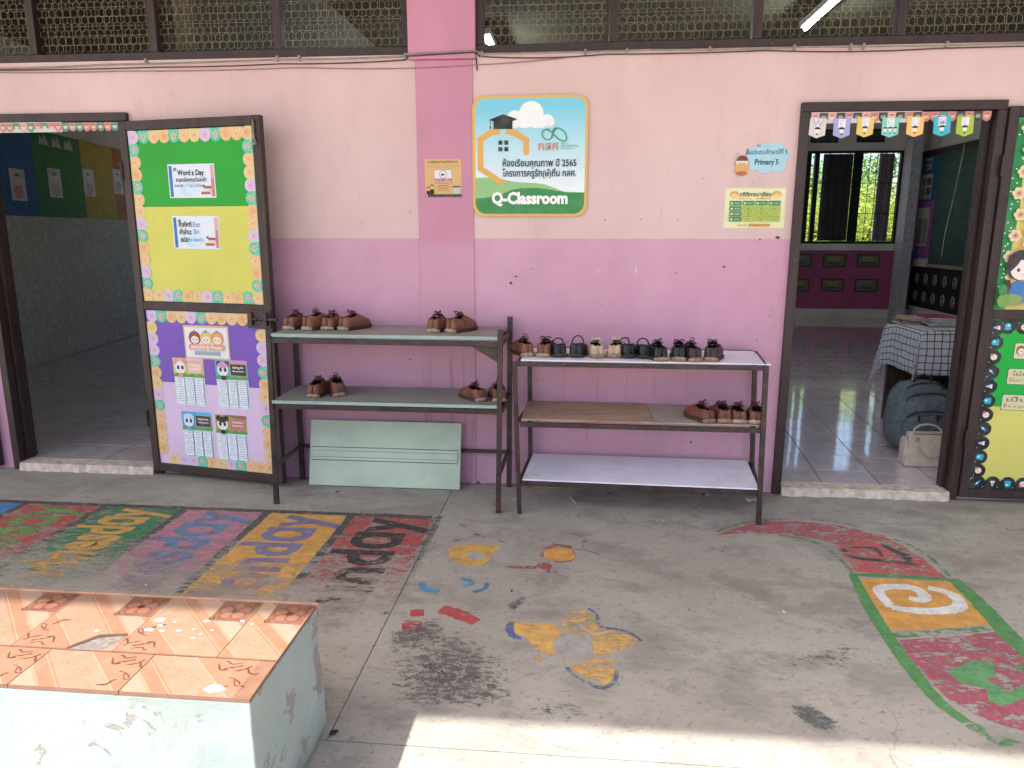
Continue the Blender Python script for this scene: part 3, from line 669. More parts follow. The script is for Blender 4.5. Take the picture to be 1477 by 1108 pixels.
# ------------------------------------------------------------------ classrooms behind
iw = empty('classroom_wall', 'back wall of the right classroom with magenta dado and barred window opening', 'wall')
b = MB()
for a in ((-2.3, -1.7, 1.245, 2.68), (2.3, 3.42, 1.245, 2.68), (4.99, 7, 1.245, 2.68), (-2.3, 7, 2.68, 3.3), (-2.3, 7, 1.14, 1.245)): b.box(a[0], a[1], 8.40, 8.52, a[2], a[3])  # wide left gap is the added, unseen window for daylight
b.box(-2.3, 7, 8.40, 8.52, 0, .20)
b.build('cream_plaster', M['inner'], iw)
MB().box(-2.3, 7, 8.395, 8.52, .20, 1.14).build('magenta_dado', M['dado'], iw)
b = MB().box(5.30, 5.42, .125, 8.39, 0, 3.3); tag(b.build('side_wall', M['inner']), 'right side wall of the classroom behind the chalkboard', 'wall')
b = MB().box(4.985, 5.13, 8.10, 8.38, .05, 3.28); tag(b.build('corner_column', simple('pale_grey_column', (.50, .50, .53), .6)), 'pale grey column standing in the far right corner of the classroom', 'column')
b = MB().box(-2.25, -2.15, .125, 8.39, 0, 2.25); b.box(-2.25, -2.15, .125, 8.39, 2.25, 3.3, 1); tag(b.build('divider_wall', [M['inner'], simple('darkened_upper_wall', (.07, .058, .04), .7)]), 'dividing wall between the two classrooms', 'wall')  # upper part coloured dark to imitate the dim interior behind the mesh
b = MB()
for a in ((-7.6, -2.3, 0, 1.25), (-7.6, -2.3, 2.68, 3.3), (-7.6, -6.3, 1.25, 2.68), (-3.0, -2.3, 1.25, 2.68)): b.box(a[0], a[1], 8.40, 8.52, a[2], a[3])  # gap between the pieces is added to bring daylight into the left room
tag(b.build('left_back_wall', M['inner']), 'back wall of the dark left classroom', 'wall')
ang = math.atan2(5.401 - 2.809, -6.032 + 5.623)
lw = empty('left_side_wall', 'side wall of the left classroom, white below and coloured boards above', 'wall', (-5.623, 2.809, 0), ang)
# local +x runs into the room; the room lies on the local -y side
MB().box(-2.68, 5.7, 0, .1, 0, 3.3).build('grey_plaster', M['inner'], lw)
MB().box(-1.2, 5.6, -.012, -.001, .06, 1.575).build('white_panel', simple('white_lower_panel', (.66, .64, .56), .7, .2), lw)
for u0, u1, c in ((-1.2, .62, (.01, .13, .36)), (.62, 1.60, (.015, .22, .03)), (1.60, 2.40, (.55, .40, .03)), (2.40, 3.4, (.48, .14, .02)), (3.4, 5.6, (.4, .05, .12))):
    MB().box(u0, u1 - .004, -.014, -.001, 1.58, 2.47).build('coloured_board', simple('board_%.2f' % u0, c, .7), lw)
cp = MB()
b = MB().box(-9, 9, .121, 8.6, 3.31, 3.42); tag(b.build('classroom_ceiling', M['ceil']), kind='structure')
rf = empty('corridor_roof', 'low roof over the corridor', 'roof', (0, 0, 0))
MB().box(-9, 9, -3.295, -.005, 3.43, 3.50).build('roof_sheet', M['soffit'], rf)
for i in range(7):
    x = -8.2 + i * 2.73; MB().box(x, x + .08, -3.1, -.01, 3.30, 3.425).build('rafter', M['wood'], rf)
b = MB().box(-9, 9, .0, 8.6, 3.43, 3.52); tag(b.build('main_roof', M['soffit']), 'flat roof over the classrooms', 'roof')
for x in (-9.0, 8.9): tag(MB().box(x, x + .1, .13, 8.39, 0, 3.3).build('end_wall', M['inner']), 'outer end wall of the classroom block on the %s' % ('left' if x < 0 else 'right'), 'wall')

# ceiling lamps (lit tubes)
TUBE = emit('lit_tube', (.85, .95, 1), 75)
for x, y, lab in ((1.93, 1.95, 'lit fluorescent tube seen through the mesh above the right doorway'), (-.915, 3.14, 'lit fluorescent tube seen through the mesh just right of the pillar'), (-4.6, 4.2, 'lit fluorescent tube in the left classroom')):
    if x < -3: continue
    l = empty('ceiling_lamp', lab, 'lamp', (x, y, 3.20), group='ceiling lamps')
    MB().box(-.045, .045, 0, 1.24, .0, .05).build('lamp_housing', M['rim'], l, bevel=.004)
    MB().tube([(0, .02, -.018), (0, 1.22, -.018)], .011, 8).build('tube', TUBE, l, smooth=True)
    MB().tube([(0, .6, .05), (0, .6, .11)], .008, 6).build('rod', M['rim'], l)

# back window: bars, shutters
bw = empty('barred_window', 'barred back window with dark shutters and trees behind', 'window', (3.42, 8.43, 1.245))
MB().box(0, 1.57, -.02, .05, 0, .04).build('bottom_rail', M['black'], bw); MB().box(0, 1.57, -.02, .05, 1.40, 1.434).build('top_rail', M['black'], bw)
for a, c in ((0, .17), (.235, .305), (.84, .955), (1.535, 1.57)): MB().box(a, c, -.02, .05, .041, 1.399).build('post', M['black'], bw)
for a, c, mt in ((.385, .838, simple('dark_shutter', (.045, .04, .05), .6)), (1.24, 1.465, simple('grey_shutter', (.24, .21, .24), .6))):
    sh = MB().box(a, c, .052, .08, .045, 1.395).build('shutter', mt, bw, bevel=.003)
    for k in range(1, 4): MB().box(a + (c - a) * k / 4 - .004, a + (c - a) * k / 4 + .004, .047, .0515, .06, 1.38).build('groove_or_shadow_line', M['black'], sh)
for k in range(14): 
    x = .06 + k * .112; MB().box(x - .004, x + .004, -.03, -.022, .04, 1.40).build('bar', M['black'], bw)
for z in (.47, .94): MB().box(0, 1.57, -.038, -.031, z - .005, z + .005).build('crossbar', M['black'], bw)
added_window_right = empty('barred_window', 'unseen back window added to let daylight into the right classroom', 'window', (-1.7, 8.43, 1.245))  # added out of view, only to brighten the right room
added_window_left = empty('barred_window', 'barred open back window of the left classroom', 'window', (-6.3, 8.43, 1.25))  # added out of view, only to brighten the left room
for k in range(28): MB().box(.06 + k * .118, .068 + k * .118, -.03, -.022, 0, 1.428).build('bar', M['black'], added_window_left)
for k in range(33): MB().box(.06 + k * .118, .068 + k * .118, -.03, -.022, 0, 1.434).build('bar', M['black'], added_window_right)

# trees behind
LM = [leafmat('bright_leaf', (.22, .36, .05), (.50, .56, .12), (.5, .6, .15)), leafmat('mid_leaf', (.05, .16, .02), (.13, .27, .04), (.2, .38, .05)), leafmat('dark_leaf', (.02, .07, .012), (.06, .13, .025), (.1, .2, .03))]
bark = simple('tree_bark', (.10, .075, .05), .9, .1, .3, 12, 0, .5)
def tree(x, y, h, r, lm, n, label, seed):
    rnd = random.Random(seed); t = empty('broadleaf_tree', label, 'tree', (x, y, -.09), group='trees behind the classroom')
    b = MB(); b.tube([(0, 0, 0), (.05, .02, h * .3), (-.03, .05, h * .55), (.06, 0, h * .8)], [.11, .09, .07, .04], 8)
    tips = []
    for k in range(9):
        z = h * rnd.uniform(.25, .75); a = rnd.uniform(0, 2 * PI); L = r * rnd.uniform(.6, 1)
        q = (L * math.cos(a), L * math.sin(a), z + rnd.uniform(.2, .7)); b.tube([(0, 0, z - .3), (q[0] * .5, q[1] * .5, z + .15), q], [.045, .03, .012], 6); tips.append(q)
    b.build('trunk', bark, t, smooth=True)
    c = MB(); cl = [(rnd.gauss(0, r * .5), rnd.gauss(0, r * .5), h * rnd.uniform(.12, 1.0)) for _ in range(46)] + tips
    for k in range(n):
        cc = rnd.choice(cl); s = .26; p = Vector((cc[0] + rnd.gauss(0, s), cc[1] + rnd.gauss(0, s), cc[2] + rnd.gauss(0, s * .8)))
        d = Vector((rnd.gauss(0, 1), rnd.gauss(0, 1), rnd.gauss(-.4, .6))).normalized(); e = d.cross(Vector((rnd.gauss(0, 1), rnd.gauss(0, 1), 1.2))).normalized()
        L = rnd.uniform(.05, .11); wv = L * .36
        c.poly([p, p + d * L * .5 + e * wv, p + d * L, p + d * L * .5 - e * wv])
    c.build('crown', lm, t)
tree(4.7, 11.6, 2.2, 1.0, LM[0], 9000, 'bright yellow green tree nearest the back window', 1)
tree(5.9, 12.3, 2.3, 1.1, LM[0], 9000, 'bright tree behind the right end of the back window', 2)
tree(5.2, 14.0, 2.95, 1.5, LM[1], 11000, 'mid green tree standing behind the bright trees', 3)
tree(7.2, 14.5, 3.1, 1.6, LM[2], 9000, 'dark tree at the far right behind the building', 4)
tree(3.3, 13.6, 2.9, 1.4, LM[1], 8000, 'mid green tree at the left of the back window view', 5)
tree(.6, 13.0, 3.0, 1.6, LM[1], 7000, 'mid green tree behind the added back window', 6)

# ================================================================== FLOOR PAINTING (flat paint on the slabs)
_pz = [0.0006]; rnd_f = random.Random(12)
def lift(): _pz[0] += .000012; return _pz[0]
def floor_poly(name, pts, mat):
    z = lift(); t = MB(); out = []; n = len(pts)
    for i in range(n):                          # brushed, slightly unsteady edges
        a, b = Vector(pts[i]), Vector(pts[(i + 1) % n]); k = max(1, int((b - a).length / .028))
        for q in range(k): out.append(a.lerp(b, q / k) + Vector((rnd_f.gauss(0, .0028), rnd_f.gauss(0, .0028))))
    t.poly([(p.x, p.y, z) for p in out]); o = t.build(name, mat, floor); return o
def floor_line(name, pts, w, mat):
    z = lift(); t = MB(); n = len(pts)
    P2 = [Vector(p) for p in pts]
    fine = []
    for i in range(n - 1):                      # smooth the stroke with Catmull-Rom
        p0, p1, p2, p3 = P2[max(i - 1, 0)], P2[i], P2[i + 1], P2[min(i + 2, n - 1)]
        for k in range(5):
            s = k / 5; fine.append(.5 * ((2 * p1) + (p2 - p0) * s + (2 * p0 - 5 * p1 + 4 * p2 - p3) * s * s + (3 * p1 - p0 - 3 * p2 + p3) * s ** 3))
    fine.append(P2[-1]); L = []; R = []
    for i, p in enumerate(fine):
        d = (fine[min(i + 1, len(fine) - 1)] - fine[max(i - 1, 0)]).normalized(); nn = Vector((-d.y, d.x)) * w / 2 * rnd_f.uniform(.85, 1.12) * (.75 + .25 * math.sin(PI * min(1, max(0, i / (len(fine) - 1)))))
        L.append(p + nn); R.append(p - nn)
    b = len(t.v); t.v = [(p.x, p.y, z) for p in L] + [(p.x, p.y, z) for p in R]; k = len(L)
    for i in range(k - 1): t.face((i, i + 1, k + i + 1, k + i))
    return t.build(name, mat, floor)
GR = (-.80, -1.55, .15)
# the seven-day hopscotch: columns run towards the viewer, paint walked away towards the bench
DAYS = [('Sunday', 'BC4448', '302E30', .58, .62), ('Monday', 'E8A838', '807AA0', .78, .60), ('Tuesday', 'C87C94', '5C88B4', .64, .46), ('Wednesday', '2C8450', 'E0A440', .60, .62), ('Thursday', 'C04848', '60A848', .58, .42), ('Friday', '3080C0', 'D0D0D0', .8, .5)]
X1 = -.722; PITCH = .4475
for i, (word, ca, cb, cov, cov2) in enumerate(DAYS):
    xr = X1 - i * PITCH; xl = xr - PITCH + .045
    floor_poly('painted_square', [(xl, -2.1), (xr, -2.1), (xr, -.563), (xl, -.560)], worn_paint(ca, cov, GR))
for i in range(7):
    xr = X1 - i * PITCH + .022
    floor_poly('painted_border', [(xr - .021, -2.0), (xr + .021, -2.0), (xr + .021, -.53), (xr - .021, -.53)], worn_paint('504E4A', .70 if i else .5, (-.6, -1.3, .12)))
floor_poly('painted_border', [(X1 - 6 * PITCH, -.562), (X1 - .005, -.565), (X1 - .005, -.524), (X1 - 6 * PITCH, -.520)], worn_paint('504E4A', .66))
for i, (word, ca, cb, cov, cov2) in enumerate(DAYS):
    # lettering lies along +y with its head to the left, the last letter farthest away
    xr = X1 - i * PITCH; v, f = text2d(word.replace('a', '\u0251'), .032)
    ymin = -1.62; ymax = -.575
    x0 = min(a for a, b in v); x1 = max(a for a, b in v); ky = (ymax - ymin) / (x1 - x0); kx = .40
    z = lift(); t = MB(); t.v = [(xr - .105 - b * kx, ymin + (a - x0) * ky, z) for a, b in v]
    for q in f: t.face(q)
    t.build('painted_word', worn_paint(cb, cov2 + .14, (-.85, -1.55, .17)), floor)
for ty, col, cov, name, pts, wd in PAINT:
    big = name in ('dark_paint_remnant',)
    mt = worn_paint(col, min(.9, cov + .22) if big else (cov * .90), None, 15.0 if big else 14.0)
    if big:
        z = lift(); t = MB(); n = len(pts); cx = sum(a for a, b in pts) / n; cy = sum(b for a, b in pts) / n
        rings = [[(cx + (a - cx) * f, cy + (b - cy) * f, z) for a, b in pts] for f in (1.12, .85, .55, .25)]
        for q in range(3):
            for i in range(n):
                j = (i + 1) % n; w0, w1 = (0, .62, .9, 1)[q], (0, .62, .9, 1)[q + 1]
                t.poly([rings[q][i], rings[q][j], rings[q + 1][j], rings[q + 1][i]], 0, (w0, w1, 0))
        t.poly(rings[3], 0, (1, 1, 1))
        o = t.build(name, worn_paint('686460' if col[0] != '3' else '5C6460', min(.8, cov + .30), None, 30.0, fade=True), floor)
        ca = o.data.color_attributes['Col']; lvl = []
        for i in range(3 * n): w0, w1 = (0, .62, .9, 1)[i // n], (0, .62, .9, 1)[i // n + 1]; lvl += [w0, w0, 0, 1] if False else [c for w_ in (w0, w0, w1, w1) for c in (w_, w_, w_, 1)]
        lvl += [1, 1, 1, 1] * n
        ca.data.foreach_set('color', lvl)
        continue
    (floor_poly(name, pts, mt) if ty == 'poly' else floor_line(name, pts, wd, mt))

# ================================================================== BENCH
bench = empty('tiled_bench', 'mint white concrete bench topped with peach patterned tiles', 'bench', (-.722, -2.60, 0))
# body with a slightly bulging worn end
bm_ = bmesh.new(); bmesh.ops.create_cube(bm_, size=1)
for v in bm_.verts: v.co = Vector((v.co.x * 2.5 - 1.25, v.co.y * .425 + .2135, v.co.z * .388 + .194))
bmesh.ops.subdivide_edges(bm_, edges=bm_.edges[:], cuts=14, use_grid_fill=True)
from mathutils import noise as mn
for v in bm_.verts:
    if v.co.z < .385 and v.co.z > .001:
        n = mn.noise(v.co * 6) * .006 + mn.noise(v.co * 17) * .003
        if v.co.x > -.02: v.co.x += n + .012 * max(0, 1 - v.co.z / .25) * (1 if v.co.y > .3 else .4)
        elif v.co.y < .01: v.co.y += n
me = bpy.data.meshes.new('bench_body'); bm_.to_mesh(me); bm_.free(); me.materials.append(M['mint'])
o = link('bench_body', me, bench, bevel=.004)
TL = .2725
def bench_tile(xa, xb, ya, yb, broken=False, flip=False):
    """tile print: peach ground, diagonal bands, grainy field, flower square, marbled triangle; u,v are 0..1 in the full tile"""
    t = MB(); t.box(xa + .001, xb - .001, ya + .001, yb - .001, .3885, .3985, 0, lin('8A6450'))
    lay = [0]
    def put(pts, c):
        lay[0] += 1
        q = [(p[0] * TL, p[1] * TL) for p in pts]
        if flip: q = [(TL - a, TL - b) for a, b in q]
        q = [(tx + a, ty + b) for a, b in q]
        for k in ((1, 0, xa + .001), (-1, 0, -xb + .001), (0, 1, ya + .001), (0, -1, -yb + .001)): q = clip(q, *k)
        if len(q) >= 3: t.poly([(a, b, .39852 + lay[0] * .000005) for a, b in q], 0, lin(c))
    tx = xb - TL if not flip else xa; ty = yb - TL
    if flip: ty = yb - TL
    base = '9A7260'; pale = 'AA8A76'; grain = '9E7E68'
    put([(0, 0), (1, 0), (1, 1), (0, 1)], base)
    put([(.30, 1), (.52, 1), (1, .50), (1, .28)], pale)                  # pale diagonal band
    put([(.26, 1), (.30, 1), (1, .28), (1, .24)], 'A6826C')
    put([(.08, 1), (.26, 1), (1, .24), (1, .04)], '9A7058')
    put([(.10, 1), (.115, 1), (1, .085), (1, .07)], 'B08A70')
    put([(-.02, .62), (-.02, 1), (.08, 1), (1, .04), (1, 0), (.62, 0)], grain)
    put([(-.02, .60), (-.02, .62), (.62, 0), (.60, 0)], 'B08A70')
    rnd = random.Random(5)
    for k in range(80):                                                 # grain
        a = rnd.uniform(0, 1); b_ = 1 - a * .98 + rnd.uniform(-.34, -.02)
        if 0 < b_ < 1 and a + b_ > .64: put([(a, b_), (a + .018, b_ + .004), (a + .010, b_ + .018)], rnd.choice(['8A6044', '84583E', '906848']))
    # flower square
    put([(.60, .60), (.98, .60), (.98, .98), (.60, .98)], '7E5544')
    for a in range(5):
        th = a * 2 * PI / 5 + .4; cx, cy = .79 + .095 * math.cos(th), .79 + .095 * math.sin(th)
        put([(cx + .085 * math.cos(th + s), cy + .085 * math.sin(th + s)) for s in [i * PI / 5 for i in range(10)]], '744836')
        put([(cx + .062 * math.cos(th + s), cy + .062 * math.sin(th + s)) for s in [i * PI / 4 for i in range(8)]], '92624E')
    put([(.79 + .04 * math.cos(s), .79 + .04 * math.sin(s)) for s in [i * PI / 4 for i in range(8)]], '4C2A20')
    for cx, cy in ((.62, .64), (.96, .94)):
        for k in range(10):
            s = k * PI / 5; put([(cx + .03 * math.cos(s), cy + .03 * math.sin(s)), (cx + .03 * math.cos(s + .6), cy + .03 * math.sin(s + .6)), (cx + .02 * math.cos(s + .6), cy + .02 * math.sin(s + .6)), (cx + .02 * math.cos(s), cy + .02 * math.sin(s))], '482A1E')
    # marbled triangle
    put([(0, 0), (.58, 0), (0, .58)], '9E725A')
    for k in range(16):
        a, b_ = rnd.uniform(.03, .5), rnd.uniform(.03, .5)
        if a + b_ > .52: continue
        th = rnd.uniform(0, PI); px, py = a, b_
        for q in range(5):
            nx, ny = px + .035 * math.cos(th), py + .035 * math.sin(th); wv = .008 * rnd.uniform(.5, 1.4)
            put([(px - wv * math.sin(th), py + wv * math.cos(th)), (px + wv * math.sin(th), py - wv * math.cos(th)), (nx + wv * math.sin(th), ny - wv * math.cos(th)), (nx - wv * math.sin(th), ny + wv * math.cos(th))], '5C3C2C')
            px, py = nx, ny; th += rnd.uniform(-.9, .9)
    return t
M['btile'] = print_mat('glazed_peach_tile', .22, .5)
for i in range(9):
    xb = 0 if i == 0 else -.155 - (i - 1) * TL; xa = -.155 - i * TL
    bench_tile(xa, xb, .150, .4275).build('tile', M['btile'], bench)
    xb = -.04 - i * TL + (.04 if i == 0 else 0); xa = -.04 - (i + 1) * TL
    bench_tile(xa, xb, 0, .148, flip=True).build('tile', M['btile'], bench)
def put_patch(pts, z0, z1, mat, name, parent):
    t = MB(); t.poly([(a, b, z1) for a, b in pts])
    for i in range(len(pts)):
        p_, q_ = pts[i], pts[(i + 1) % len(pts)]; t.poly([(*p_, z0), (*q_, z0), (*q_, z1), (*p_, z1)])
    return t.build(name, mat, parent)
# broken tile: cement showing, with the dark broken edge behind it
hx, hy = -.49, .17
put_patch([(hx - .055, hy - .022), (hx + .035, hy - .010), (hx + .055, hy + .052), (hx - .01, hy + .042)], .398, .3990, simple('grey_broken_cement', (.20, .18, .165), .9, .1, .3, 60), 'bare_cement', bench)
put_patch([(hx - .055, hy - .018), (hx - .01, hy + .036), (hx + .055, hy + .054), (hx + .052, hy + .064), (hx - .018, hy + .052), (hx - .064, hy - .012)], .398, .3996, simple('broken_tile_edge', (.10, .05, .035), .8), 'broken_edge', bench)
rnd = random.Random(3)
fk = simple('pale_paint_fleck', (.60, .64, .55), .6); fk2 = simple('mint_paint_fleck', (.40, .70, .50), .5)
for k, (x, y, r) in enumerate([(-1.118, -2.291, .016), (-1.116, -2.344, .011), (-1.10, -2.32, .006), (-1.036, -2.339, .006), (-.988, -2.286, .008), (-.891, -2.276, .006), (-1.0, -2.33, .005), (-1.07, -2.30, .004), (-.95, -2.33, .004), (-.97, -2.35, .004), (-1.08, -2.345, .006), (-.86, -2.29, .004), (-.98, -2.37, .005), (-.82, -2.57, .02), (-1.25, -2.36, .006)]):
    n = 7; pts = [(x + .722 + r * math.cos(i * 2 * PI / n) * rnd.uniform(.7, 1.5), y + 2.60 + r * .7 * math.sin(i * 2 * PI / n) * rnd.uniform(.6, 1.2)) for i in range(n)]
    put_patch(pts, .3985, .3993, fk2 if k in (0,) else fk, 'paint_fleck', bench)
MB().box(-2.4, .002, .4276, .432, .36, .402).build('tile_edge_trim', simple('peach_tile_edge', (.55, .30, .2), .4), bench)

# ================================================================== SHOE RACKS
r1 = empty('shoe_rack', 'brown steel shoe rack with two grey green shelves beside the left door', 'shoe rack', (-1.0, -.24, 0))
def RB(parent, name, p, q, w=.022, h=.022, mat='steel', ox=1.0, oy=.24):
    return MB().bar((p[0] + ox, p[1] + oy, p[2]), (q[0] + ox, q[1] + oy, q[2]), w, h, (0, 1, 0) if abs(p[2] - q[2]) > .2 else (0, 0, 1)).build(name, M[mat], parent, bevel=.002)
RB(r1, 'leg', (-1.598, -.436, 0), (-1.578, -.440, .905), .026); RB(r1, 'leg', (-.402, -.448, 0), (-.390, -.440, .955), .026)
RB(r1, 'leg', (-1.606, -.040, 0), (-1.600, -.045, .90), .026); RB(r1, 'leg', (-.385, -.050, 0), (-.380, -.045, .975), .028)
for z, zz in ((.885, .878), (.541, .532)):
    RB(r1, 'front_rail', (-1.565, -.440, z), (-.403, -.440, z - .003), .020, .026)
    RB(r1, 'back_rail', (-1.586, -.045, zz), (-.395, -.045, zz), .020, .026)
    for x in (-1.585, -.388): RB(r1, 'side_rail', (x, -.426, z), (x, -.058, zz), .020, .026)
for x in (-1.592, -.392): RB(r1, 'side_rail', (x, -.424, .215), (x, -.058, .215), .018, .018)
RB(r1, 'back_rail', (-1.588, -.045, .208), (-.395, -.045, .206), .018, .018)
g_ = MB(); g_.hexa([(-.403 + 1, .24 - .438, .79), (-.40 + 1, .24 - .438, .79), (-.40 + 1, .24 - .43, .79), (-.403 + 1, .24 - .43, .79)], [(-.54 + 1, .24 - .438, .871), (-.40 + 1, .24 - .438, .871), (-.40 + 1, .24 - .43, .871), (-.54 + 1, .24 - .43, .871)])
g_.build('corner_gusset', M['steel'], r1)
def shelf(parent, name, x0, x1, y0, y1, z0, z1, mat, edge, ox=1.0, oy=.24, rot=None):
    t = MB().box(x0 + ox, x1 + ox, y0 + oy, y1 + oy, z0, z1); t.mi = [0, 0, 1, 0, 0, 0]
    return t.build(name, [M[mat], M[edge]], parent, bevel=.0015, rot=rot)
shelf(r1, 'shelf_board', -1.572, -.402, -.428, -.035, .8995, .918, 'laminate', 'laminate_edge')
shelf(r1, 'shelf_board', -1.580, -.404, -.452, -.058, .5555, .573, 'laminate', 'laminate_edge')

r2 = empty('shoe_rack', 'steel shoe rack with lilac white top and bottom shelves left of the right door', 'shoe rack', (.3, -.25, 0))
k2 = dict(ox=-.3, oy=.25)
RB(r2, 'leg', (-.292, -.448, 0), (-.318, -.460, .80), .022, **k2); RB(r2, 'leg', (.907, -.478, 0), (.893, -.460, .80), .024, **k2)
RB(r2, 'leg', (-.262, -.040, 0), (-.272, -.045, .80), .024, **k2); RB(r2, 'leg', (.965, -.055, 0), (.935, -.045, .80), .024, **k2)
RB(r2, 'front_rail', (-.306, -.460, .789), (.881, -.460, .789), .018, .022, **k2); RB(r2, 'back_rail', (-.26, -.045, .800), (.922, -.045, .800), .014, .022, **k2)
RB(r2, 'side_rail', (-.298, -.449, .800), (-.272, -.058, .800), .014, .02, **k2); RB(r2, 'side_rail', (.893, -.449, .800), (.935, -.058, .800), .014, .02, **k2)
RB(r2, 'front_rail', (-.290, -.457, .480), (.890, -.462, .480), .018, .024, **k2); RB(r2, 'back_rail', (-.255, -.045, .485), (.932, -.045, .485), .016, .022, **k2)
RB(r2, 'side_rail', (-.308, -.445, .482), (-.268, -.058, .485), .014, .02, **k2); RB(r2, 'side_rail', (.898, -.45, .482), (.946, -.058, .485), .014, .02, **k2)
RB(r2, 'front_rail', (-.284, -.452, .168), (.890, -.468, .162), .020, .026, **k2); RB(r2, 'back_rail', (-.252, -.045, .183), (.95, -.045, .176), .016, .022, **k2)
RB(r2, 'side_rail', (-.295, -.438, .168), (-.264, -.055, .183), .014, .02, **k2); RB(r2, 'side_rail', (.903, -.457, .168), (.958, -.058, .178), .014, .02, **k2)
shelf(r2, 'shelf_board', -.288, .918, -.450, -.055, .8015, .8085, 'white', 'white', **k2)
shelf(r2, 'plywood_board', -.284, .372, -.452, -.040, .4985, .507, 'ply', 'ply', **k2)
shelf(r2, 'plywood_board', .375, .925, -.450, -.042, .4985, .5045, 'plyg', 'plyg', **k2)
t = MB(); t.hexa([(-.578, -.205, .1825), (.598, -.222, .178), (.628, .19, .193), (-.548, .19, .198)], [(-.578, -.205, .190), (.598, -.222, .186), (.628, .19, .201), (-.548, .19, .206)])
t.build('shelf_board', M['white'], r2, bevel=.001)
MB().box(-.55, .60, -.12, -.09, .118, .135).build('under_batten', M['ply'], r2, bevel=.001)

# green board leaning on the wall
ld = empty('leaning_door_board', 'pale green painted door panel leaning on the wall under the left rack', 'board', (-1.093, -.131, .002), 0)
tl = math.radians(-13)
bd = MB().box(-.438, .438, -.010, .010, 0, .375).build('panel_sheet', M['door'], ld, bevel=.003, rot=(tl, 0, 0))
for z0, z1, p_ in ((.148, .2195, .0065),):
    MB().box(-.425, .424, -.010 - p_, -.0102, z0, z1).build('raised_band', M['door'], bd, bevel=.0025)
MB().box(-.422, .420, -.0185, -.0167, .166, .200).build('inner_band', M['door'], bd, bevel=.001)
for z_ in (.1455, .2215): MB().box(-.425, .424, -.0112, -.0101, z_ - .0013, z_ + .0013).build('groove_or_shadow_line', M['black'], bd)  # dark strips drawn in as shadow lines along the raised band
for z_ in (.165, .201): MB().box(-.422, .420, -.0172, -.01655, z_ - .0008, z_ + .0008).build('groove_or_shadow_line', M['wood'], bd)  # finer drawn shadow lines along the inner band

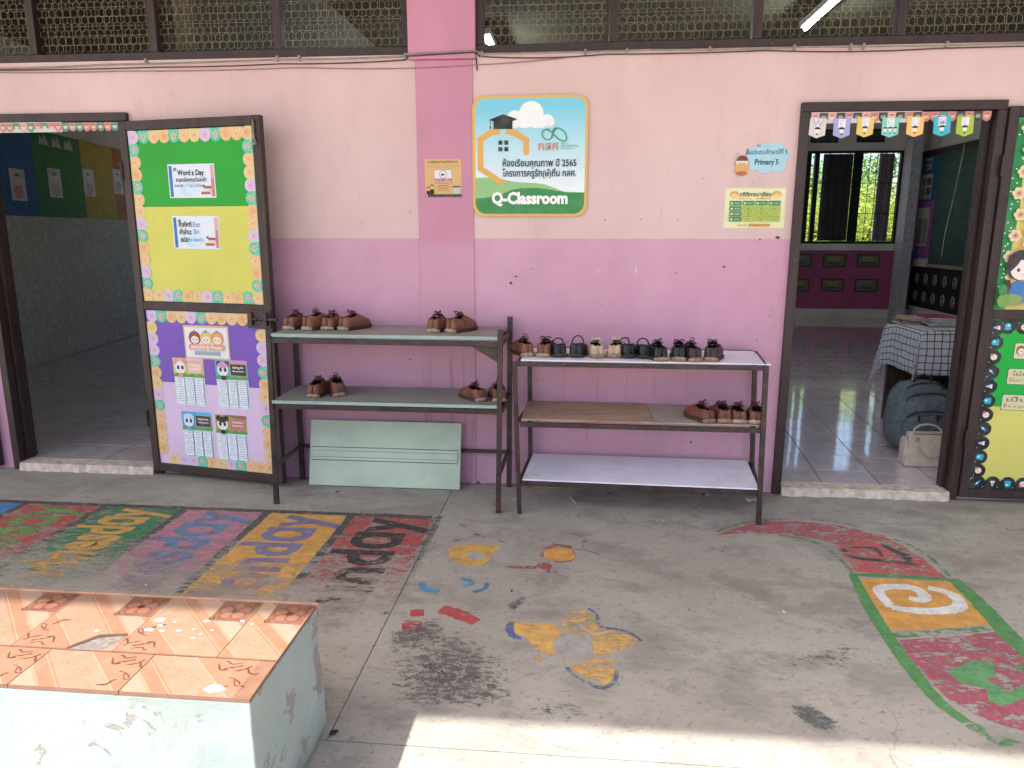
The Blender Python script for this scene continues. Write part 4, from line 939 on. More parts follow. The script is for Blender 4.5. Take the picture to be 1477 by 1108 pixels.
# ================================================================== SHOES
def ring(w, zs, zt, op, yoff, lean=0):
    """cross-section: outer left bottom .. rim .. inner .. rim .. outer right bottom; op = opening half width (0: closed)"""
    if op > 0:
        return [(-w * .92, zs), (-w * 1.0, zs + (zt - zs) * .45), (-op - .004, zt), (-op + .003, zt - .002), (-op * .8, zs + .012), (0, zs + .008),
                (op * .8, zs + .012), (op - .003, zt - .002), (op + .004, zt), (w * 1.0, zs + (zt - zs) * .45), (w * .92, zs)]
    q_ = lambda f: zs + (zt - zs) * f
    return [(-w * .93, zs), (-w * 1.0, q_(.42)), (-w * .84, q_(.74)), (-w * .62, q_(.89)), (-w * .32, q_(.98)), (0, zt), (w * .32, q_(.98)), (w * .62, q_(.89)), (w * .84, q_(.74)), (w * 1.0, q_(.42)), (w * .93, zs)]
def shoe(kind, label, loc, rz, group, side=1, mats=None, squash=1.0, length=.215, seed=0, bow=None):
    """heel at the origin, toe towards local +y"""
    L = length; rnd = random.Random(seed)
    up, so, la = mats; patch = so if so != 'sole_black' else 'sole_tan'; so = {'sole_cream': 'sole_brown', 'sole_tan': 'sole_brown' if up != 'canvas' else 'sole_tan'}.get(so, so)
    if up in ('leather_black', 'leather_dark'): so = 'sole_black'
    if kind == 'strap': patch = 'sole_black'
    s = empty('shoe', label, 'shoe', loc, rz, group)
    low = kind == 'strap'
    H = (.058 if low else .058) * squash
    prof = [  # t, half width, top z, opening half width
        (0.00, .011, H * .80, 0), (.012, .024, H * .98, .0), (.05, .0345, H * 1.02, .019), (.15, .038, H * .93, .029), (.28, .038, H * .84, .030), (.40, .040, H * (.80 if low else 1.08), .024),
        (.52, .043, H * (.72 if low else 1.10), .018 if not low else .022), (.60, .0455, H * (.68 if low else .96), .0), (.72, .0465, H * (.64 if low else .78), 0), (.85, .042, H * .60, 0), (.94, .033, H * .50, 0), (.99, .014, H * .38, 0)]
    b = MB(); n = 11; zs = .014
    for t, w, zt, op in prof:
        cv = side * .010 * math.sin(PI * t) * (1 if t > .3 else .3)
        for x, z in ring(w * (1 + rnd.uniform(-.03, .03)), zs, zs + zt, op, 0): b.v.append((x + cv, t * L + (.006 if z > zs + zt * .5 and t < .03 else 0), z))
    k = len(prof)
    for i in range(k - 1):
        for j in range(n - 1):
            inner = 3 <= j <= 6 and (prof[i][3] > 0 or prof[i + 1][3] > 0)
            b.face((i * n + j, i * n + j + 1, (i + 1) * n + j + 1, (i + 1) * n + j), 1 if inner else 0)
    b.face([j for j in range(n)][::-1], 0); b.face([(k - 1) * n + j for j in range(n)], 0)
    b.build('upper', [M[up], M['lining']], s, smooth=True, sub=2)
    # sole: outline swept up, a little proud of the upper
    so_ = MB(); out = []
    pts = [(t, w) for t, w, *_ in prof]
    for t, w in pts: out.append((-w - .0035 + side * .010 * math.sin(PI * t) * (1 if t > .3 else .3), t * L))
    for t, w in reversed(pts): out.append((w + .0035 + side * .010 * math.sin(PI * t) * (1 if t > .3 else .3), t * L))
    m_ = len(out)
    hs = .017 if so != 'sole_black' else .013
    for z, sc in ((0, .97), (hs * .5, 1.0), (hs, .985)):
        for x, y in out: so_.v.append((x * sc, (y - L / 2) * (1.02 * sc) + L / 2 - .001, z + (.004 if z > 0 and y < .03 else 0)))
    for q in range(2):
        for j in range(m_): so_.face((q * m_ + j, q * m_ + (j + 1) % m_, (q + 1) * m_ + (j + 1) % m_, (q + 1) * m_ + j))
    so_.face(range(m_)[::-1]); so_.face([2 * m_ + j for j in range(m_)])
    so_.build('sole', M[so], s, smooth=True, bevel=.0015)
    hp_ = MB()                                          # pale rubber wedge at the back of the heel
    arc = [(w + .0042, t * L) for t, w, *_ in prof[:3]]
    line_ = [(-a, b) for a, b in arc[::-1]] + [(0, -.0045)] + arc
    for a, b in line_: hp_.v += [(a, b - .003, .001), (a * .93, b - .0035, .0165 + .007 * (1 - (abs(a) / .04) ** 2))]
    for i in range(len(line_) - 1): hp_.face((2 * i, 2 * i + 2, 2 * i + 3, 2 * i + 1))
    o_h = hp_.build('heel_patch', M[patch], s, smooth=True); so_h = o_h.modifiers.new('t', 'SOLIDIFY'); so_h.thickness = .003; so_h.offset = 0
    # heel strip visible from behind
    MB().tube([(0.0, -.0015, zs + .010), (0, -.0005, zs + H * .5), (0, .006, zs + H * .93)], [.004, .0035, .003], 6).build('heel_strip', M[up], s, smooth=True)
    if low:
        r0 = .026; hh = rnd.uniform(.026, .040); yb = L * rnd.uniform(.30, .40)
        b = MB(); arc = [(-r0 - .008, yb, zs + H * .5)] + [(-r0 * 1.1 * math.cos(a), yb + .01 * math.sin(a) * side, zs + H * .85 + hh * math.sin(a)) for a in [i * PI / 10 for i in range(11)]] + [(r0 + .008, yb, zs + H * .5)]
        for (p, q) in zip(arc, arc[1:]): b.bar(p, q, .009, .0026, (0, 1, 0)) if False else b.tube([p, q], .0036, 6)
        b.build('strap', M[up], s, smooth=True)
        MB().tube([(side * (r0 + .007), yb - .008, zs + H * .62), (side * (r0 + .010), yb + .008, zs + H * .62)], .0045, 6).build('buckle', M['rim'], s)
    else:
        # tongue and lacing over the instep
        tg = MB(); 
        tw = .019; y0, z0 = L * .60, zs + H * .80; y1, z1 = L * .34, zs + H * 1.12
        for q in range(5):
            f = q / 4; y = y0 + (y1 - y0) * f; z = z0 + (z1 - z0) * f + .004 * math.sin(PI * f)
            for x in (-tw, -tw * .5, 0, tw * .5, tw): tg.v.append((x * (.8 + .2 * f), y, z + .005 * (1 - (x / tw) ** 2)))
        for q in range(4):
            for j in range(4): tg.face((q * 5 + j, q * 5 + j + 1, q * 5 + j + 6, q * 5 + j + 5))
        o = tg.build('tongue', M[up], s, smooth=True, sub=1); so2 = o.modifiers.new('th', 'SOLIDIFY'); so2.thickness = .003
        lc = MB()
        for q in range(3):
            f = .25 + q * .25; y = y0 + (y1 - y0) * f - .002; z = z0 + (z1 - z0) * f + .010
            lc.tube([(-.024, y + .006, z - .010), (-.01, y, z), (.01, y + .004, z), (.024, y - .002, z - .010)], .0019, 5)
        cy, cz = y0 + (y1 - y0) * .8, z0 + (z1 - z0) * .8 + .012
        bw_ = bow if bow is not None else rnd.choice([0, 1, 2])
        def loop(dx, dz, r, tilt):
            lc.tube([(dx * .2 + r * math.sin(a) * math.cos(tilt) + dx * (1 - math.cos(a)) * .5, cy - .004 + .006 * math.sin(a * 2), cz + dz * .9 * (1 - math.cos(a)) * .5 + r * math.sin(a) * math.sin(tilt)) for a in [i * 2 * PI / 12 for i in range(13)]], .0020, 5)
        if bw_ == 0: loop(.005, .022, .009, 0)
        elif bw_ == 1: loop(-.020, .006, .006, 1.3); loop(.020, .005, .006, 1.6)
        else: loop(.012, .015, .007, .3); loop(-.016, .007, .005, 1.1)
        for d in (-1, 1):
            e = [(0, cy, cz)]
            for q in range(4): e.append((e[-1][0] + d * rnd.uniform(.004, .010), e[-1][1] + rnd.uniform(-.006, .006), e[-1][2] + (rnd.uniform(.0, .005) if q < 2 else -rnd.uniform(.002, .012))))
            lc.tube(e, .0017, 5)
        lc.tube([(-.005, cy, cz), (.005, cy, cz)], .005, 6)
        lc.build('laces', M[la], s, smooth=True)
    return s
BR = ('leather', 'sole_cream', 'lace_brown'); RD = ('leather_red', 'sole_tan', 'lace_brown'); BK = ('leather_black', 'sole_black', 'lace_black')
DK = ('leather_dark', 'sole_tan', 'lace_black'); CV = ('canvas', 'sole_tan', 'lace_cream')
G1 = 'shoes on the top shelf of the left rack'; G2 = 'shoes on the second shelf of the left rack'; G3 = 'shoes on the top shelf of the right rack'; G4 = 'shoes on the middle shelf of the right rack'
ZA, ZBB, ZC, ZD = .9185, .5735, .809, .5075
SH = [
 ('lace', 'brown lace shoe at the far left of the left rack, nearest the door', (-1.535, -.300, ZA), -16, G1, BR, 1, 2),
 ('lace', 'brown lace shoe second from the left on the left rack top shelf, turned sideways', (-1.435, -.315, ZA), -20, G1, BR, 1.12, 0),
 ('lace', 'brown lace shoe third from the left on the left rack', (-1.325, -.295, ZA), -8, G1, BR, 1, 2),
 ('lace', 'brown lace shoe fourth from the left on the left rack, lace trailing', (-1.243, -.290, ZA), -20, G1, BR, 1.05, 1),
 ('lace', 'left shoe of the lone brown pair on the left rack top shelf', (-.752, -.330, ZA), -12, G1, BR, 1.03, 2),
 ('lace', 'right shoe of the lone brown pair on the left rack top shelf', (-.668, -.315, ZA), -22, G1, BR, 1.05, 1),
 ('lace', 'left shoe of the brown pair at the left of the second shelf', (-1.386, -.372, ZBB), -4, G2, RD, 1.0, 2),
 ('lace', 'right shoe of the pair left on the second shelf, its toe turned left', (-1.255, -.345, ZBB), 28, G2, RD, 1.05, 0),
 ('lace', 'brown shoe pointing left at the right end of the second shelf', (-.492, -.372, ZBB), 38, G2, RD, .95, 2),
 ('lace', 'brown shoe partly behind the right front leg of the left rack', (-.405, -.372, ZBB), 14, G2, BR, .98, 0),
 ('lace', 'brown lace shoe with upright bow, leftmost on the right rack top shelf', (-.255, -.368, ZC), 22, G3, BR, 1.0, 0),
 ('lace', 'brown lace shoe beside the black strap shoes on the right rack top shelf', (-.187, -.375, ZC), -6, G3, BR, .98, 1),
 ('strap', 'black strap shoe, left one of the first black pair on the right rack', (-.092, -.372, ZC), 14, G3, BK, 1.0, None),
 ('strap', 'black strap shoe next to the beige canvas shoes', (-.014, -.366, ZC), -4, G3, BK, 1.05, None),
 ('lace', 'dusty beige canvas shoe, left one of the only beige pair', (.094, -.378, ZC), 10, G3, CV, 1.0, 1),
 ('lace', 'dusty beige canvas shoe, right one of the only beige pair', (.170, -.372, ZC), -8, G3, CV, 1.02, 1),
 ('strap', 'black strap shoe with high raised strap right of the beige pair', (.258, -.362, ZC), 24, G3, BK, 1.0, None),
 ('strap', 'black strap shoe with raised strap beside the scuffed black lace shoes', (.330, -.357, ZC), 8, G3, BK, .96, None),
 ('lace', 'scuffed black lace shoe with tan heel, left one of its pair', (.405, -.425, ZC), 8, G3, ('leather_black', 'sole_tan', 'lace_black'), 1.0, 2),
 ('lace', 'scuffed black lace shoe with tan heel and torn lining, right one of its pair', (.487, -.430, ZC), -4, G3, ('leather_black', 'sole_tan', 'lace_black'), 1.0, 1),
 ('lace', 'dark brown shoe with a knotted top, left one of the rightmost pair', (.568, -.425, ZC), 8, G3, DK, .98, 0),
 ('lace', 'dark brown shoe at the right end of the row on the right rack top shelf', (.638, -.422, ZC), -8, G3, DK, 1.0, 1),
 ('lace', 'reddish brown shoe at the left end of the middle shelf group, toe turned left', (.645, -.440, ZD), 16, G4, RD, .96, 2),
 ('lace', 'reddish brown shoe second from the left in the middle shelf group', (.720, -.440, ZD), 4, G4, RD, .94, None),
 ('lace', 'brown shoe with cream heel third in the middle shelf group', (.795, -.445, ZD), -3, G4, ('leather_red', 'sole_cream', 'lace_brown'), .92, None),
 ('lace', 'brown shoe at the right end of the middle shelf behind the rack leg', (.868, -.448, ZD), -8, G4, ('leather_red', 'sole_cream', 'lace_brown'), .96, None),
]
for i, (kd, lb, lc_, rz, gr, mt, sq, bow) in enumerate(SH):
    vr = random.Random(i // 2 * 7 + 3); L = (.208 if kd == 'strap' else .218) * vr.uniform(.95, 1.08); jr = random.Random(i * 5 + 1)
    shoe(kd, lb, (lc_[0] + jr.uniform(-.004, .004), lc_[1] + jr.uniform(-.012, .012), lc_[2]), math.radians(rz + jr.uniform(-5, 5)), gr, 1 if i % 2 else -1, mt, sq * vr.uniform(.95, 1.12), L, i + 11, bow)

# ================================================================== DOOR LEAVES
def leaf(label, A, B, Wd, H, cols_up, cols_lo, zb=.03):
    """A hinge point, B free bottom point; local +x along the leaf, -y towards the corridor"""
    ang = math.atan2(B[1] - A[1], B[0] - A[0]); d = empty('door_leaf', label, 'door', (A[0], A[1], 0), ang)
    y0, y1 = -.002, .034
    for a, b in ((0, .046), (Wd - .050, Wd)): MB().box(a, b, y0, y1, zb, H).build('stile', M['leafpaint'], d, bevel=.0025)
    for a, b in ((zb, zb + .048), (.992, 1.040), (H - .048, H)): MB().box(.047, Wd - .051, y0 + .001, y1 - .001, a, b).build('rail', M['leafpaint'], d, bevel=.0025)
    def panel(z0, z1, cs):
        zz = z0
        for f, c in cs:
            z2 = z0 + (z1 - z0) * f
            MB().box(.0475, Wd - .0515, .010, .018, zz, z2 - .0015).build('coloured_panel', simple('card_' + c, c, .5, .3, .05, 3), d); zz = z2
    panel(1.041, H - .049, cols_up); panel(zb + .049, .991, cols_lo)
    MB().box(.047, Wd - .051, .019, .024, zb + .049, H - .049).build('back_sheet', M['leafpaint'], d)
    for z in (.35, 1.75): MB().tube([(-.004, -.006, z - .05), (-.004, -.006, z + .05)], .008, 8).build('hinge', M['leafpaint'], d)
    return d
A1, B1 = (-2.521, -.047), (-1.703, -.202)
dl = leaf('door leaf opened against the wall, green and yellow above, purple and pink below', A1, B1, .885, 2.012, [(.565, 'D2CE62'), (1, '28A030')], [(.545, 'DCC0DC'), (1, '7C58B4')])
M['mt'] = None
# bolt on the left leaf
bt = MB().box(.735, .880, -.012, -.003, .915, 1.012); bt.tube([(.745, -.020, .965), (.93, -.020, .965)], .008, 8); bt.box(.75, .775, -.030, -.011, .93, 1.0); bt.box(.84, .865, -.030, -.011, .93, 1.0); bt.tube([(.81, -.022, .965), (.81, -.05, .955)], .006, 6)
bt.build('bolt', M['steel'], dl, bevel=.0015)
bt = MB().tube([(.852, -.010, 1.99), (.852, -.010, 1.90), (.866, -.012, 1.87), (.862, -.03, 1.868)], .006, 8); bt.build('bolt', simple('worn_metal_bolt', (.3, .28, .27), .5, .5, .4, 60, .5), dl, smooth=True)
A2, B2 = (2.066, -.040), (2.9, -.075)
dr = leaf('right door leaf opened against the wall, flowered board above, green and yellow below', A2, B2, .86, 2.03, [(.0, 'D8C878'), (1, 'D8C060')], [(.50, 'D8D070'), (1, '20B040')], .022)
# dark door edge at the far left
lf = empty('door_leaf', 'dark door leaf edge at the extreme left beside the lilac wall strip', 'door', (-3.512, -.01, 0), PI - .05)
MB().box(0, .05, .0, .035, .02, 1.95).build('stile', M['wood'], lf, bevel=.003); MB().box(.051, .8, .006, .03, .02, 1.95).build('panel_sheet', M['wood'], lf)

# ---- paper scallop borders
def scallop_mesh(c, w, h, kind, alt):
    p = P(.0006); n = 9
    pts = [(-w / 2, 0)] + [(w / 2 * -math.cos(i * PI / n), -(h - w * .5) - w * .5 * math.sin(i * PI / n)) for i in range(n + 1)] + [(w / 2, 0)]
    p.poly(pts, c)
    b = len(p.mb.v)                             # paper edge
    for (a, z), (a2, z2) in zip(pts, pts[1:]): p.mb.poly([(a, 0, z), (a2, 0, z2), (a2, -.001, z2), (a, -.001, z)], 0, lin(c))
    if kind == 'flower':
        for k in range(5): p.ell(w * .19 * math.cos(k * 2 * PI / 5 + .3), -h * .48 + w * .19 * math.sin(k * 2 * PI / 5 + .3), w * .11, None, alt, 8)
        p.ell(0, -h * .48, w * .10, None, 'E89088', 8)
        for k in range(3): p.ell(w * (-.34 + .33 * k), -h * (.82 if k == 1 else .2), w * .045, None, 'F0E8D0', 6)
    elif kind == 'face':
        p.ell(0, -h * .45, w * .30, h * .24, alt, 12); p.ell(0, -h * .36, w * .27, h * .14, '8A6A60', 10, 0, PI); p.ell(-w * .1, -h * .5, w * .03, None, '302828', 6); p.ell(w * .1, -h * .5, w * .03, None, '302828', 6)
    elif kind == 'space':
        p.ell(0, -h * .5, w * .36, None, '202226', 12)
        if alt == 'a': p.poly([(-w * .16, -h * .66), (0, -h * .2), (w * .16, -h * .66)], 'E8E8F0'); p.ell(0, -h * .45, w * .06, None, '7090C0', 8)
        if alt == 'b': p.ell(0, -h * .42, w * .2, h * .2, '28B8D0', 12); p.ell(.0, -h * .62, w * .24, h * .10, '30A8C8', 10); p.ell(w * .03, -h * .40, w * .07, None, 'C8F0F8', 8)
        if alt == 'c': p.ell(0, -h * .5, w * .21, None, 'F0DCD0', 12); p.ell(w * .14, -h * .36, w * .1, None, 'E08858', 8); p.ell(-w * .06, -h * .5, w * .03, None, '604040', 6)
        if alt == 'd': p.poly([(-w * .18, -h * .7), (-w * .02, -h * .38), (w * .2, -h * .24), (w * .1, -h * .5)], '58A8E0'); p.ell(w * .05, -h * .42, w * .07, None, 'D8F0FF', 8)
        p.ell(w * .36, -h * .82, w * .05, None, '48C8C0', 6); p.ell(-w * .34, -h * .2, w * .03, None, 'E8E8E8', 6)
    return p.mb.mesh('scallop', M['pr'])
def strip_border(label, frame, runs, meshes, cyc, grp, seed):
    """runs: (start, end, direction the round side points in, pitch); frame: location + angle of the leaf"""
    rnd = random.Random(seed); e = empty('scalloped_paper_border', label, 'paper border', (*frame[0], 0), frame[1], grp); k = 0; off = 0
    for (a, b, dr_, pitch) in runs:
        n = max(1, round(math.hypot(b[0] - a[0], b[1] - a[1]) / pitch))
        for i in range(n):
            f = (i + .5) / n; x, z = a[0] + (b[0] - a[0]) * f, a[1] + (b[1] - a[1]) * f
            rot = {'d': 0, 'u': PI, 'r': -PI / 2, 'l': PI / 2}[dr_]
            off -= .00001
            link('scallop', meshes[cyc[k % len(cyc)]], e, loc=(x, .0085 + off + rnd.uniform(-.001, 0), z), rot=(rnd.uniform(0, .03), rot + rnd.uniform(-.03, .03), 0)); k += 1
    return e
fa1 = (A1, math.atan2(B1[1] - A1[1], B1[0] - A1[0])); fa2 = (A2, math.atan2(B2[1] - A2[1], B2[0] - A2[0]))
SC = [scallop_mesh(c, .070, .068, 'flower', a) for c, a in (('58C4A0', 'C8B8A8'), ('E2BC80', 'E4AC78'), ('E4BC90', 'E8C484'), ('D2BEE0', 'DCB4CC'), ('E2C888', 'E4BC90'))]
U = (.050, 1.043, .832, 1.960)
strip_border('pastel scalloped border round the green and yellow board of the left door', fa1,
    [((.12, U[3]), (.77, U[3]), 'd', .0655), ((.050, U[3]), (.050, U[1]), 'r', .067), ((.832, U[3]), (.832, U[1]), 'l', .067), ((.12, U[1]), (.77, U[1]), 'u', .0655)], SC, [0, 2, 1, 0, 2, 4, 3, 0, 1, 2, 3], 'scalloped borders on the left door', 1)
U = (.050, .081, .832, .988)
strip_border('pastel scalloped border round the purple and pink board of the left door', fa1,
    [((.055, U[3]), (.72, U[3]), 'd', .0655), ((.050, U[3] - .066), (.050, U[1] + .06), 'r', .067), ((.832, .905), (.832, U[1]), 'l', .067), ((.12, U[1]), (.77, U[1]), 'u', .0655)], SC, [3, 0, 1, 4, 3, 0, 2, 1, 4, 1, 4, 3], 'scalloped borders on the left door', 2)
SS = [scallop_mesh('1C1E20', .078, .074, 'space', a) for a in 'abcd']
strip_border('black space themed round border on the lower board of the right door', fa2,
    [((.046, .985), (.046, .135), 'r', .0775), ((.05, .071), (.80, .071), 'u', .0775), ((.09, .988), (.80, .988), 'd', .0775), ((.808, .985), (.808, .135), 'l', .0775)], SS, [0, 1, 2, 3], None, 3)
ST = [scallop_mesh(c, .041, .047, 'face', a) for c, a in (('C88078', 'E8B8A8'), ('38403C', 'A0A890'), ('5C8C80', 'C8D8C8'), ('B88878', 'E0C0A8'), ('E0A098', 'F0C8C0'))]
def top_strip(label, x0, x1, cyc, z, seed):
    e = empty('scalloped_paper_border', label, 'paper border', (x0, -.031, z), 0); rnd = random.Random(seed); n = round((x1 - x0) / .0405); L = x1 - x0
    s = MB().box(0, L * .62, .0, .0008, -.049, .004, 0, lin('C8C8C4')); s.build('white_backing', M['pr'], e)
    for i in range(n): link('scallop', ST[cyc[i % len(cyc)]], e, loc=((i + .5) * L / n, -.0006 - .0001 * (i % 2), 0), rot=(rnd.uniform(0, .06), rnd.uniform(-.03, .03), 0))
top_strip('coral and dark scalloped paper strip along the top of the right doorway', 1.131, 1.985, [4, 1, 4, 1, 0, 1, 4, 0, 1, 4, 1, 0, 1, 0, 0, 2, 0, 1, 0, 1, 0], 2.010, 5)
top_strip('pink and green scalloped paper strip along the top of the left doorway', -3.39, -2.53, [3, 2, 0, 2, 3, 3, 2, 4, 2, 0, 2, 0, 0, 2, 3, 2, 0], 2.012, 6)

# ---- welcome pennants
PEN = [(1.167, 'W', 'D8D0CC', 'grey white'), (1.282, 'E', 'A8A4D8', 'lilac'), (1.396, 'L', 'E8C468', 'yellow'), (1.514, 'C', '80D0C0', 'mint green'), (1.632, 'O', 'F0C070', 'orange'), (1.757, 'M', '38B8C8', 'turquoise'), (1.866, 'E', 'A8C040', 'lime green')]
for i, (x, ch, c, nm) in enumerate(PEN):
    p = sheet(.080, .070, c, .0006, 0, -.070); p.poly([(-.040, -.0695), (.040, -.0695), (.040, -.080), (0, -.096), (-.040, -.080)], c); p.poly([(-.040, 0), (.040, 0), (.040, -.08), (0, -.096), (-.04, -.08)], c)
    p.rect(-.018, -.044, .018, -.004, 'E8E4E8'); p.text(ch, 0, -.040, .048, 'FFFFFF' if c != 'D8D0CC' else 'B0B0C0', bold=.04, align='c')
    for q in ((-.024, 0, .024) if ch == 'C' else (0,)):
        r = .014 if ch != 'C' else .010
        p.ell(q, -.058, r * .8, r, 'F4E4D8', 12); p.ell(q, -.053, r, r * .8, '201C1C', 10, 0, PI); p.ell(q, -.076, r * .35, r * .3, '282828', 8)
    p.text(ch, 0, -.040, .048, 'C8C4DC', bold=.0, align='c')
    o = p.build('pennant', '%s paper pennant with the letter %s, %s in the row over the right door' % (nm, ch, ('first', 'second', 'third', 'fourth', 'fifth', 'sixth', 'last')[i]), 'pennant', 'pennants over the right door', loc=(x, -.034 - .001 * (i % 2), 1.985 + random.uniform(-.004, .004)), rot=(0, random.uniform(-.04, .04), 0))

# ================================================================== SIGNS AND POSTERS ON THE WALL
# big Q-Classroom board .61 x .61
p = P(.006)
def rr(x0, z0, x1, z1, r, n=8):
    pts = []
    for cx, cz, a in ((x1 - r, z0 + r, -PI / 2), (x1 - r, z1 - r, 0), (x0 + r, z1 - r, PI / 2), (x0 + r, z0 + r, PI)):
        pts += [(cx + r * math.cos(a + i * PI / 2 / n), cz + r * math.sin(a + i * PI / 2 / n)) for i in range(n + 1)]
    return pts
o_ = rr(0, 0, .606, .612, .062)
for (a, z), (a2, z2) in zip(o_, o_[1:] + o_[:1]): p.mb.poly([(a, 0, z), (a2, 0, z2), (a2, -.006, z2), (a, -.006, z)], 0, lin('D8A850'))
p.poly(o_, 'E0B058')
I0 = (.016, .014, .592, .598); n_ = 26
for i in range(n_):                             # printed blue-to-white ground, cut to the rounded inside
    za, zb_ = I0[1] + (I0[3] - I0[1]) * i / n_, I0[1] + (I0[3] - I0[1]) * (i + 1) / n_
    f = min(1, max(0, (i / n_ - .15) / .75)); c = tuple(a + (b - a) * f for a, b in zip(lin('F0F4F8'), lin('78CCE2')))
    pts = clip(clip(rr(*I0, .055), 0, 1, za), 0, -1, -zb_)
    if len(pts) > 2: p.mb.poly([(a, -.0064, z) for a, z in pts], 0, c)
p.k = 3
S_ = .612 / 884                                 # measured on the sign: 884 units wide
def q(x, y): return ((x - 105) * .606 / 850, (980 - y) * .612 / 890)
def cl(pts): 
    for k in ((1, 0, I0[0]), (-1, 0, -I0[2]), (0, 1, I0[1]), (0, -1, -I0[3])): pts = clip(pts, *k)
    return pts
for cx, cy, rx in ((540, 225, 90), (420, 262, 62), (655, 285, 55), (490, 270, 60), (590, 280, 60)):
    x, z = q(cx, cy); p.poly([(a, max(b, q(0, 326)[1])) for a, b in [(x + rx * .00071 * math.cos(t), z + rx * .00071 * math.sin(t)) for t in [i * 2 * PI / 24 for i in range(24)]]], 'F0F2F4')
inner = rr(*I0, .055)
def clipto(pts):
    # keep the lower corners rounded: clip against the convex inner outline
    out = pts
    for (a, b), (c, d) in zip(inner, inner[1:] + inner[:1]):
        nx, nz = -(d - b), (c - a)
        if abs(nx) + abs(nz) < 1e-7: continue
        out = clip(out, nx, nz, nx * a + nz * b)
        if len(out) < 3: return out
    return out
def strips(top, c, lo=960):                     # fill under a curve in convex strips
    for (xa, ya), (xb, yb) in zip(top, top[1:]):
        pts = clipto([q(xa, lo), q(xb, lo), q(xb, yb), q(xa, ya)])
        if len(pts) > 2: p.mb.poly([(a, -p.d - p.k * .00018, z) for a, z in pts], 0, lin(c))
    p.k += 1
strips([(120, 688), (230, 688), (330, 700), (430, 722), (560, 728), (640, 738), (720, 768), (790, 795), (940, 800)], '90C080')
strips([(120, 842), (190, 840), (260, 828), (330, 808), (400, 778), (470, 766), (570, 765), (650, 772), (730, 788), (820, 800), (940, 802)], '2C8848')
h = [q(*a) for a in ((300, 352), (250, 352), (165, 405), (165, 620), (210, 650), (320, 725))]
p.line(h, .030, 'E0A850'); h = [q(*a) for a in ((365, 348), (420, 360), (505, 415), (505, 500))]; p.line(h, .030, 'E0A850'); p.ell(*q(505, 502), .015, None, 'E0A850', 12); p.ell(*q(318, 722), .015, None, 'E0A850', 12); p.ell(*q(165, 405), .015, None, 'E0A850', 12); p.ell(*q(165, 620), .015, None, 'E0A850', 12); p.ell(*q(505, 415), .015, None, 'E0A850', 12)
p.poly([q(*a) for a in ((228, 265), (335, 225), (440, 262), (335, 300))], '141414'); p.poly([q(*a) for a in ((263, 275), (403, 275), (403, 332), (263, 332))], '141414')
p.line([q(240, 268), q(240, 318)], .0022, '141414'); p.poly([q(*a) for a in ((233, 328), (240, 300), (246, 328))], '141414')
for a in (299, 343):
    for b in (415, 463): p.poly([q(a, b), q(a + 29, b), q(a + 29, b + 31), q(a, b + 31)], '18262A')
def curve(pts, w, c, k=6):
    P2 = [Vector(v) for v in pts]; out = []
    for i in range(len(P2) - 1):
        p0, p1, p2, p3 = P2[max(i - 1, 0)], P2[i], P2[i + 1], P2[min(i + 2, len(P2) - 1)]
        for j in range(k):
            s = j / k; out.append(tuple(.5 * ((2 * p1) + (p2 - p0) * s + (2 * p0 - 5 * p1 + 4 * p2 - p3) * s * s + (3 * p1 - p0 - 3 * p2 + p3) * s ** 3)))
    out.append(tuple(P2[-1])); p.line(out, w, c)
curve([q(*a) for a in ((625, 350), (622, 380), (650, 412), (685, 405), (700, 375), (700, 345), (730, 328), (775, 350), (798, 390), (795, 418), (770, 422), (735, 405), (705, 372), (680, 350), (650, 340), (625, 350))], .0062, '2E9A6C')
curve([q(*a) for a in ((690, 400), (705, 350), (725, 330))], .008, '207850')
curve([q(*a) for a in ((662, 345), (650, 322), (638, 318))], .0022, '2E9A6C'); curve([q(*a) for a in ((672, 342), (670, 318), (664, 306))], .0022, '2E9A6C'); curve([q(*a) for a in ((685, 325), (700, 310), (712, 312))], .002, '2E9A6C')
p.text('กสศ', q(592, 0)[0], q(0, 487)[1], .060, 'D08880', w=.106, bold=.02)
for i, t_ in enumerate(('กองทุน', 'เพื่อความเสมอภาค', 'ทางการศึกษา')): p.text(t_, q(757, 0)[0], q(0, 444 + i * 19)[1], .013, '2E9A6C', w=(.034, .088, .066)[i])
p.text('ห้องเรียนคุณภาพ ปี 2565', q(330, 0)[0], q(0, 606)[1], .048, '15181C', w=.388, bold=.018)
p.text('โครงการครูรัก(ษ์)ถิ่น กสศ.', q(330, 0)[0], q(0, 680)[1], .048, '15181C', w=.388, bold=.018)
p.text('Q-Classroom', q(248, 0)[0], q(0, 882)[1], .082, 'F0F0EC', w=.404, bold=.05)
p.text('Q-Classroom', q(250, 0)[0], q(0, 882)[1], .080, 'FCFCF8', w=.400, bold=.025)
p.mb.build('sign_board', M['vinyl'], loc=(-.583, -.008, 1.508)); tag(bpy.data.objects['sign_board'], 'large rounded Q-Classroom board with sky, cloud and orange house outline', 'sign')

